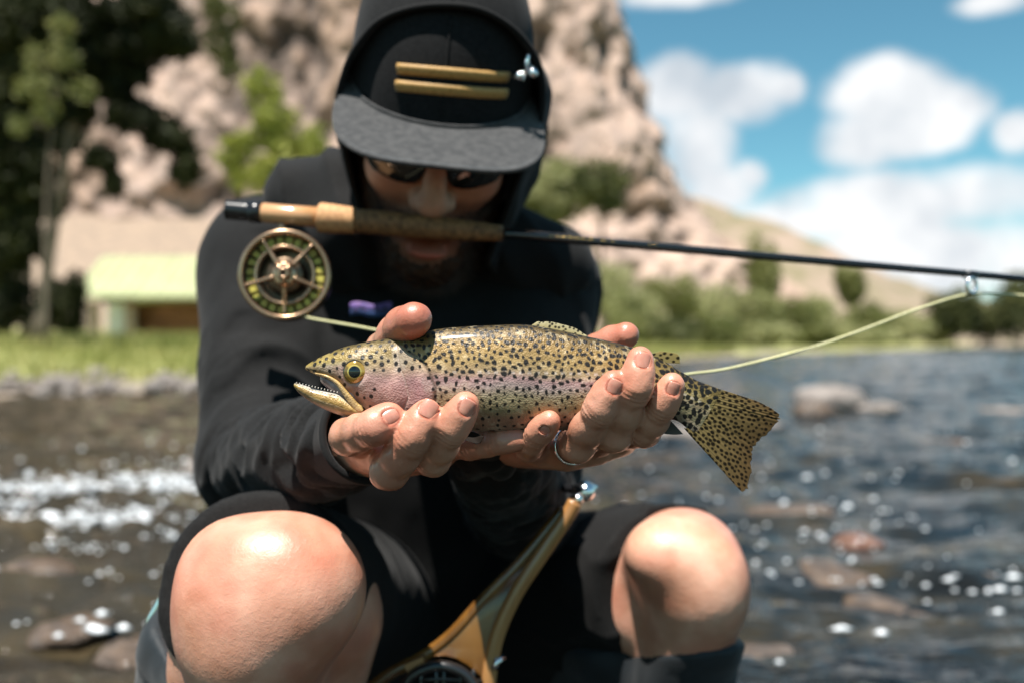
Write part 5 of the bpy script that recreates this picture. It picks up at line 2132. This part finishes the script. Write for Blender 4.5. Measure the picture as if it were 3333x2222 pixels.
    jb = [(961, 1262), (975, 1278), (1008, 1303), (1055, 1329), (1104, 1348), (1148, 1357), (1200, 1352)]
    jw = np.array([3.0, 4.6, 6.5, 8.5, 10.2, 11.2, 10.5]) * mm
    C_ = catmull(np.hstack([np.array(jt, float), np.array(jb, float), jw[:, None]]), 90)
    nn_, mm_ = 90, 64
    pa = np.arange(mm_) * 2 * math.pi / mm_
    V2, col2 = [], []
    for i in range(nn_):
        for a in pa:
            h = math.cos(a)
            u = (C_[i, 0] + C_[i, 2]) / 2 + (C_[i, 0] - C_[i, 2]) / 2 * h
            v = (C_[i, 1] + C_[i, 3]) / 2 + (C_[i, 1] - C_[i, 3]) / 2 * h
            sy = math.sin(a)
            # floor of the mouth is hollow
            if h > .55:
                v += (h - .55) * 26 * (1 - abs(sy)) * min(i / 12, 1)
            V2.append(((u - 1666.5) * px, FY + C_[i, 4] * sy, CAM_H + (1111 - v) * px))
            t = (1 - h) / 2
            cA = np.array([.58, .52, .44]) if t < .16 else (np.array([.30, .185, .055]) if t < .55 else np.array([.42, .30, .16]))
            if .16 <= t < .30:
                k_ = (t - .16) / .14
                cA = np.array([.52, .44, .32]) * (1 - k_) + np.array([.34, .22, .08]) * k_
            if t > .75:
                k_ = (t - .75) / .25
                cA = cA * (1 - k_) + np.array([.48, .36, .30]) * k_
            if i < 14:
                cA = cA * .5 + np.array([.26, .19, .05]) * .5
            col2.append(cA)
    me = new_mesh('lower_jaw', np.array(V2), grid_faces(nn_, mm_, wrap=True, flip=True).tolist() + [tuple(range(mm_))])
    c2 = .82 * np.array(col2) * (1 + .38 * fbm(np.array(V2) * 260, 4, 5))[:, None]
    set_attr(me, 'tint', np.clip(c2, .01, 1))
    jaw = keep_parent(link('lower_jaw', me, skin), root)
    tooth = mat('tooth_white', (.75, .70, .62), rough=.3)
    for i in range(14):
        u, v = np.array([968, 1243]) + (np.array([1105, 1272]) - np.array([968, 1243])) * i / 13
        t_ = MB().tube([((u - 1666.5) * px, FY - .0035 - .0004 * i, CAM_H + (1111 - v - 3) * px), ((u + 2 - 1666.5) * px, FY - .0035 - .0004 * i, CAM_H + (1111 - v + 2) * px)], [.0004, .0001], 5)
        o = t_.build('tooth', tooth)
        o.parent = jaw
    # ---- palate and mouth lining
    s = SDF(.0012)
    s.cone(((1060 - 1666.5) * px, FY, CAM_H + (1111 - 1232) * px), ((1150 - 1666.5) * px, FY, CAM_H + (1111 - 1285) * px), .0035, .0085, .003)
    Vp, Fp = s.mesh(1)
    keep_parent(link('mouth_lining', new_mesh('mouth_lining', Vp, Fp), mat('mouth_lining', (.30, .22, .21), (.16, .10, .10), scale=200, rough=.3, coat=.4)), root)
    # ---- maxilla: long pale lip bone from snout to behind the mouth corner
    cl = catmull([(1030, 1212), (1070, 1222), (1105, 1243), (1140, 1285), (1168, 1318), (1190, 1332)], 50)
    hwid = np.interp(np.linspace(0, 1, 50), [0, .3, .65, .9, 1], [3, 6, 11, 13, 4])
    V3, c3 = [], []
    tan = np.gradient(cl, axis=0)
    tan /= np.linalg.norm(tan, axis=1)[:, None]
    for i in range(50):
        nr = np.array([-tan[i, 1], tan[i, 0]])
        for j in range(14):
            a = 2 * math.pi * j / 14
            p = cl[i] + nr * hwid[i] * math.cos(a)
            ybase = np.interp(p[0], [1001, 1063, 1124, 1190], [.004, .0080, .0108, .0122])
            V3.append(((p[0] - 1666.5) * px, FY - ybase + .0018 - .0014 * math.sin(a), CAM_H + (1111 - p[1]) * px))
            c3.append(np.array([.36, .225, .07]) * (1 - .5 * (math.cos(a) + 1) / 2) + np.array([.50, .40, .27]) * .5 * (math.cos(a) + 1) / 2)
    me = new_mesh('upper_lip', np.array(V3), grid_faces(50, 14, wrap=True).tolist() + [tuple(range(14)), tuple(49 * 14 + k for k in range(14))[::-1]])
    set_attr(me, 'tint', np.clip(np.array(c3) * (1 + .3 * fbm(np.array(V3) * 400, 3, 7))[:, None], .01, 1))
    keep_parent(link('upper_lip', me, skin), root)
    # ---- eyes
    iris = bpy.data.materials.new('trout_iris')
    iris.use_nodes = True
    N, L = iris.node_tree.nodes, iris.node_tree.links
    b = N['Principled BSDF']
    at = N.new('ShaderNodeAttribute')
    at.attribute_name = 'tint'
    L.new(at.outputs[0], b.inputs['Base Color'])
    b.inputs['Roughness'].default_value = .12
    b.inputs['Metallic'].default_value = .3
    b.inputs['Coat Weight'].default_value = 1.0
    b.inputs['Coat Roughness'].default_value = .02
    for sgn in (-1, 1):
        ec = np.array([(1165 - 1666.5) * px, FY + sgn * .0070, CAM_H + (1111 - 1207) * px])
        nr_, na_ = 40, 64
        V4, c4 = [], []
        R = .0086
        for i in range(nr_):
            th = i / (nr_ - 1) * math.radians(75)
            rr = R * math.sin(th)
            for j in range(na_):
                a = 2 * math.pi * j / na_
                V4.append(ec + np.array([rr * math.cos(a), sgn * R * math.cos(th) * .80, rr * math.sin(a)]))
                d = rr / .0071
                if d < .50:
                    c = np.array([.003, .003, .004])
                elif d < .60:
                    c = np.array([.55, .42, .10])
                elif d < .90:
                    c = np.array([.36, .22, .035]) * (1 + .5 * math.sin(a * 3 + 1) * .6)
                    c = c * (.55 if .4 < (a / 6.283) % 1 < .55 else 1)
                else:
                    c = np.array([.045, .032, .012])
                c4.append(c)
        me = new_mesh('eye', np.array(V4), grid_faces(nr_, na_, wrap=True, flip=sgn > 0))
        set_attr(me, 'tint', np.clip(np.array(c4), .002, 1))
        keep_parent(link('eye', me, iris), root)
    # water running off the fin and knuckle
    return root


TROUT = build_trout()


def build_drops():
    g = bpy.data.materials.new('clear_water')
    g.use_nodes = True
    b = g.node_tree.nodes['Principled BSDF']
    b.inputs['Transmission Weight'].default_value = 1.0
    b.inputs['Roughness'].default_value = 0.02
    b.inputs['IOR'].default_value = 1.33
    for (u, v, Y, r, lab) in ((1298, 1568, .589, 2.6, 'water drop hanging from the middle knuckle of the right hand'),
                              (1224, 1563, .590, 1.5, 'water drop at the tip of the drooping pectoral fin')):
        c = P(u, v, Y)
        prof = [(-1.0, 0), (-.95, .35), (-.7, .75), (-.3, .98), (.1, .95), (.6, .66), (1.1, .50), (1.5, .55)]
        V, F = [], []
        for (z, rr) in prof:
            for k in range(16):
                a = 2 * math.pi * k / 16
                V.append(c + r * mm * np.array([rr * math.cos(a), rr * math.sin(a), z]))
        o = link('water_drop', new_mesh('water_drop', V, grid_faces(len(prof), 16, wrap=True, flip=True).tolist() + [tuple((len(prof) - 1) * 16 + k for k in range(16))]), g)
        tag(o, lab, 'water drop')


build_drops()


# ------------------------------------------------------------------ rod, reel, line
RY = .874


def rodp(u):
    return P(u, 683 + (u - 740) * 0.0868 + 0.0000026 * (u - 740) ** 2 * 0, RY)


def build_rod():
    cork = mat('cork', (.42, .21, .085), (.56, .31, .14), scale=230, rough=.75, bump=.4, bump_scale=300, bump_dist=.0005, c3=(.40, .20, .09), scale3=160)
    wood = mat('reel_seat_wood', (.50, .25, .11), (.62, .34, .16), scale=60, stretch=(.15, 1, 1), rough=.22, coat=.7)
    blank = mat('rod_blank', (.006, .006, .007), rough=.15, coat=.5)
    gold = mat('gold_lettering', (.60, .38, .12), rough=.25, metallic=.9)
    root = empty('fly_rod', rodp(1157))
    tag(root, 'black fly rod with cork grip and wooden reel seat held between the teeth', 'fishing rod')

    def seg(name, us, rs, m, sg=20):
        return keep_parent(MB().tube([rodp(u) for u in us], np.array(rs) * mm, sg).build(name, m), root)
    # knurled locking rings
    us, rs = [735], [6.0]
    for i in range(10):
        us += [738 + i * 7, 742 + i * 7]
        rs += [8.9, 8.2]
    us += [812, 814, 850, 853]
    rs += [8.4, 9.6, 9.6, 8.6]
    seg('butt_cap', us, rs, BLACKPL)
    seg('reel_seat', [853, 856, 950, 1036], [8.3, 8.7, 8.7, 9.2], wood)
    seg('cork_ring', [1034, 1038, 1046, 1090, 1150, 1156], [9, 12.4, 13.2, 12.8, 11.6, 11.4], cork)
    grip_u = np.linspace(1157, 1634, 26)
    shade_cork = mat('cork_painted_shade', (.17, .075, .024), (.27, .13, .048), scale=230, rough=.7, bump=.4, bump_scale=300, bump_dist=.0005, c3=(.10, .045, .015), scale3=160)  # cork darkened in colour for the shade under the brim
    seg('cork_grip', list(grip_u) + [1637], list(np.interp(grip_u, [1157, 1250, 1400, 1520, 1600, 1634], [10.6, 10.8, 10.6, 9.2, 7.6, 7.0])) + [5.0], shade_cork)
    bu = np.linspace(1630, 3900, 60)
    br = np.interp(bu, [1630, 1700, 2400, 3333, 3900], [4.6, 4.3, 3.7, 3.0, 2.5])
    seg('blank', bu, br, blank, 12)
    for (a, b_) in ((1640, 1662), (2005, 2030), (2960, 2975), (3135, 3185)):
        seg('thread_wrap', [a, (a + b_) / 2, b_], [4.3 if a < 1800 else 3.3, 4.5 if a < 1800 else 3.5, 4.3 if a < 1800 else 3.3], blank, 12)
    for a, b_ in ((1786, 1800), (1806, 1822), (1828, 1844), (1850, 1864), (1870, 1886), (1893, 1906), (1912, 1934), (1955, 1972), (1990, 1998), (2110, 2118), (2130, 2136)):
        p0, p1 = rodp(a) + [0, -.0036, .0012], rodp(b_) + [0, -.0036, .0012]
        keep_parent(MB().tube([p0, p1], [.0007, .0007], 6).build('gold_mark', gold), root)
    # stripping guide under the rod
    c = P(3163, 930, RY - .004)
    ring = [c + .0068 * np.array([math.cos(t) * .75, .35 * math.cos(t), math.sin(t)]) for t in np.linspace(0, 2 * math.pi, 28)]
    gm = MB().tube(ring, .0016, 8, caps=False)
    a = rodp(3155) - [0, 0, .002]
    gm.tube([a + [-.006, 0, 0], c + [-.003, 0, .004]], .0008, 6)
    gm.tube([a + [.008, 0, 0], c + [.003, 0, .004]], .0008, 6)
    keep_parent(gm.build('line_guide', SILVER), root)
    return root


build_rod()


def build_reel():
    bronze = mat('bronze_reel', (.36, .22, .13), (.46, .30, .19), scale=40, rough=.26, metallic=.85)
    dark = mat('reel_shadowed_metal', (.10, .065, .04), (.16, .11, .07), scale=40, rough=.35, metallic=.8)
    backing = mat('line_backing', (.60, .54, .10), (.34, .26, .05), scale=300, rough=.6)
    C = P(926, 894, RY - .022)
    root = empty('fly_reel', C)
    tag(root, 'bronze large-arbor fly reel hanging from the rod butt', 'fishing reel')
    # local frame: faces the camera, turned slightly
    ax = norm([.10, -1, .04])
    e1 = norm(np.cross(ax, [0, 0, 1])) * -1
    if e1[0] < 0:
        e1 = -e1
    e2 = norm(np.cross(e1, ax))
    if e2[2] < 0:
        e2 = -e2
    s = (RY - .022) / FPX * 1000   # mm per px

    def pt(r, a, d=0):
        """r in mm, angle degrees, d mm towards the camera"""
        return C + (e1 * math.cos(math.radians(a)) + e2 * math.sin(math.radians(a))) * r * mm + ax * d * mm

    def ringmesh(name, r0, r1, d0, d1, m, bev=.6, n=72):
        prof = [(r0 + bev, d1), (r1 - bev, d1), (r1, d1 - bev), (r1, d0 + bev), (r1 - bev, d0), (r0 + bev, d0), (r0, d0 + bev), (r0, d1 - bev)]
        V = [pt(r, 360 * i / n, d) for i in range(n) for (r, d) in prof]
        k = len(prof)
        F = [(i * k + j, ((i + 1) % n) * k + j, ((i + 1) % n) * k + (j + 1) % k, i * k + (j + 1) % k) for i in range(n) for j in range(k)]
        return keep_parent(link(name, new_mesh(name, V, F), m), root)
    R = 148 * s
    ringmesh('frame', R - 2.2, R, -26, -8, dark)
    ringmesh('spool_rim', R - 4.2, R + .2, -5, 2, bronze, 1.2)
    ringmesh('back_plate', 8, R - 3, -26, -24, dark)
    ringmesh('spool_flange', R - 15.5, R - 13.2, -6, -1, bronze, .5)
    ringmesh('arbor', R - 16.5, R - 14, -22, -5, dark)
    ringmesh('rear_flange', R - 15, R - 3, -22, -20.5, dark)
    # windows of yellow line backing between the ribs
    for i in range(24):
        a = i * 15 + 4
        V = [pt(r, a + da, d) for da in (0, 2.5, 5, 7.5, 10) for (r, d) in ((R - 12.2, -5.5), (R - 6.0, -5.5), (R - 6.0, -9), (R - 12.2, -9))]
        F = [(k * 4 + j, k * 4 + 4 + j, k * 4 + 4 + (j + 1) % 4, k * 4 + (j + 1) % 4) for k in range(4) for j in range(4)] + [(0, 1, 2, 3), (19, 18, 17, 16)]
        keep_parent(link('line_window', new_mesh('line_window', V, F, smooth=False), backing), root)
    for a in (48, 122, 196, 270, 338):
        pts = [pt(r, a, d) for r, d in ((9, 3), (16, 2), (R - 15, .5), (R - 3, 0))]
        keep_parent(MB().tube(catmull(pts, 12), np.linspace(2.2, 1.5, 12) * mm, 8).build('spoke', bronze), root)
    ringmesh('hub', 2.5, 15.5, -8, -2, dark, 1.2)
    ringmesh('hub', 2.5, 11, -4, 3, bronze, 1.5)
    for a in (125, 52, 270):
        keep_parent(MB().tube([pt(0, a, 6), pt(6, a, 6), pt(11, a, 3.5)], [.0033, .003, .0022], 8).build('hub_arm', bronze), root)
    ringmesh('spindle_cap', 1.8, 5.2, 2, 11, bronze, 1.2)
    keep_parent(MB().tube([pt(0, 0, 3), pt(0, 0, 9.6)], [.0021, .0019], 12).build('spindle', BLACKPL), root)
    # foot up to the reel seat
    f = MB()
    f.tube([pt(R - 1, 96, -16), P(918, 716, RY)], [.0032, .0036], 8)
    f.tube([P(868, 716, RY - .002), P(918, 718, RY - .002), P(985, 727, RY - .002)], [.002, .0034, .002], 8)
    keep_parent(f.build('reel_foot', bronze), root)


build_reel()


def build_line():
    m = mat('fly_line', (.50, .47, .24), (.60, .57, .34), scale=200, rough=.4)
    pts = [P(905, 1010, .868), P(1010, 1036, .85), P(1100, 1052, .82), P(1190, 1068, .79), P(1290, 1090, .76), P(1500, 1160, .72), P(1800, 1215, .705), P(2150, 1222, .72), P(2260, 1214, .73),
           P(2400, 1192, .75), P(2700, 1112, .79), P(3000, 1002, .84), P(3163, 958, RY), P(3333, 962, RY + .01), P(3700, 980, RY + .03)]
    o = MB().tube(catmull(pts, 160), .0011, 8).build('fly_line', m)
    tag(o, 'thin pale yellow fly line sagging from the reel behind the fish to the rod guide', 'fishing line')


build_line()


# ------------------------------------------------------------------ landing net
def build_net():
    wood = mat('net_wood', (.30, .135, .042), (.42, .21, .075), scale=25, stretch=(1, 1, .12), rough=.25, coat=.6)
    dark = mat('net_burl', (.11, .045, .009), (.20, .09, .018), scale=30, stretch=(1, 1, .3), rough=.25, coat=.6, c3=(.09, .035, .01), scale3=45)
    NY = .80
    root = empty('landing_net', P(1850, 1640, NY + .02))
    tag(root, 'wooden landing net with burl handle hanging between the knees', 'landing net')

    def strip(name, pts, r, m, flat=.8):
        return keep_parent(MB().tube(catmull(pts, 50), r, 12, flat=flat, up=(0, 1, 0)).build(name, m), root)
    strip('frame_strip', [P(1872, 1632, NY), P(1845, 1680, NY), P(1765, 1800, NY), P(1680, 1930, NY), P(1625, 2050, NY), P(1600, 2150, NY), P(1590, 2260, NY), P(1600, 2500, NY), P(1560, 2750, NY), P(1430, 2880, NY)], .0062, wood)
    strip('frame_strip', [P(1835, 1655, NY + .008), P(1790, 1715, NY + .008), P(1690, 1835, NY + .008), P(1570, 1955, NY + .008), P(1470, 2065, NY + .008), P(1370, 2140, NY + .008), P(1250, 2205, NY + .008), P(1130, 2330, NY + .008), P(1080, 2550, NY + .008), P(1180, 2780, NY + .005), P(1430, 2880, NY)], .0052, dark)
    # burl fillet between the strips
    a = catmull([(1858, 1650), (1765, 1800), (1680, 1930), (1625, 2050), (1603, 2150), (1592, 2230)], 40)
    b = catmull([(1842, 1655), (1690, 1835), (1570, 1955), (1470, 2065), (1385, 2130), (1340, 2160)], 40)
    V = []
    for dy in (-.003, .004):
        for i in range(40):
            for j in range(8):
                t = j / 7
                q = a[i] * (1 - t) + b[i] * t
                if i > 28:
                    q = q - np.array([0, (i - 28) / 11 * 60 * math.sin(t * math.pi)])
                V.append(P(q[0], q[1], NY + .003 + .006 * t + dy))
    F = grid_faces(40, 8, flip=True).tolist() + [[i + 320 for i in f[::-1]] for f in grid_faces(40, 8, flip=True).tolist()]
    F += [[i * 8, i * 8 + 8, i * 8 + 328, i * 8 + 320] for i in range(39)] + [[39 * 8 + j, 39 * 8 + j + 1, 39 * 8 + j + 321, 39 * 8 + j + 320] for j in range(7)]
    keep_parent(link('handle', new_mesh('handle', V, F), dark), root)
    keep_parent(MB().box(P(1352, 2158, NY - .002), (.016, .008, .007), Matrix.Rotation(math.radians(-25), 3, 'Y')).build('frame_joint', wood, smooth=False), root)
    rub = mat('net_rubber', (.010, .010, .011), rough=.3, coat=.4)
    m = MB()
    m.tube(catmull([P(1300, 2260, NY - .01), P(1345, 2195, NY - .01), P(1430, 2165, NY - .01), P(1510, 2190, NY - .01), P(1560, 2260, NY - .01)], 30), .0042, 10)
    for u in (1370, 1420, 1445, 1500, 1540):
        m.tube([P(u, 2180, NY - .008), P(u - 4, 2330, NY + .01), P(u - 15, 2500, NY + .06)], .0018, 6)
    for v in (2215, 2270, 2330):
        m.tube([P(1300, v, NY - .003), P(1430, v - 8, NY - .006), P(1570, v, NY - .003)], .0018, 6)
    keep_parent(m.build('net_bag', rub), root)
    # magnetic clip and cord at the top
    c = MB()
    c.sphere(P(1905, 1598, NY + .01), .0085)
    c.tube([P(1872, 1632, NY + .003), P(1890, 1612, NY + .008)], .005, 10)
    c.tube([P(1865, 1590, NY + .012), P(1905, 1575, NY + .012), P(1940, 1590, NY + .012)], .003, 8)
    keep_parent(c.build('clip', SILVER), root)
    cord = MB().tube(catmull([P(1880, 1590, NY + .015), P(1835, 1585, NY + .03), P(1800, 1550, NY + .05), P(1790, 1480, NY + .10)], 20), .0035, 8)
    keep_parent(cord.build('cord', BLACKPL), root)
    cp = MB().tube([P(1640, 2140, NY), P(1618, 2150, NY - .006), P(1608, 2175, NY - .006)], .003, 8)
    keep_parent(cp.build('frame_ring', SILVER), root)


build_net()
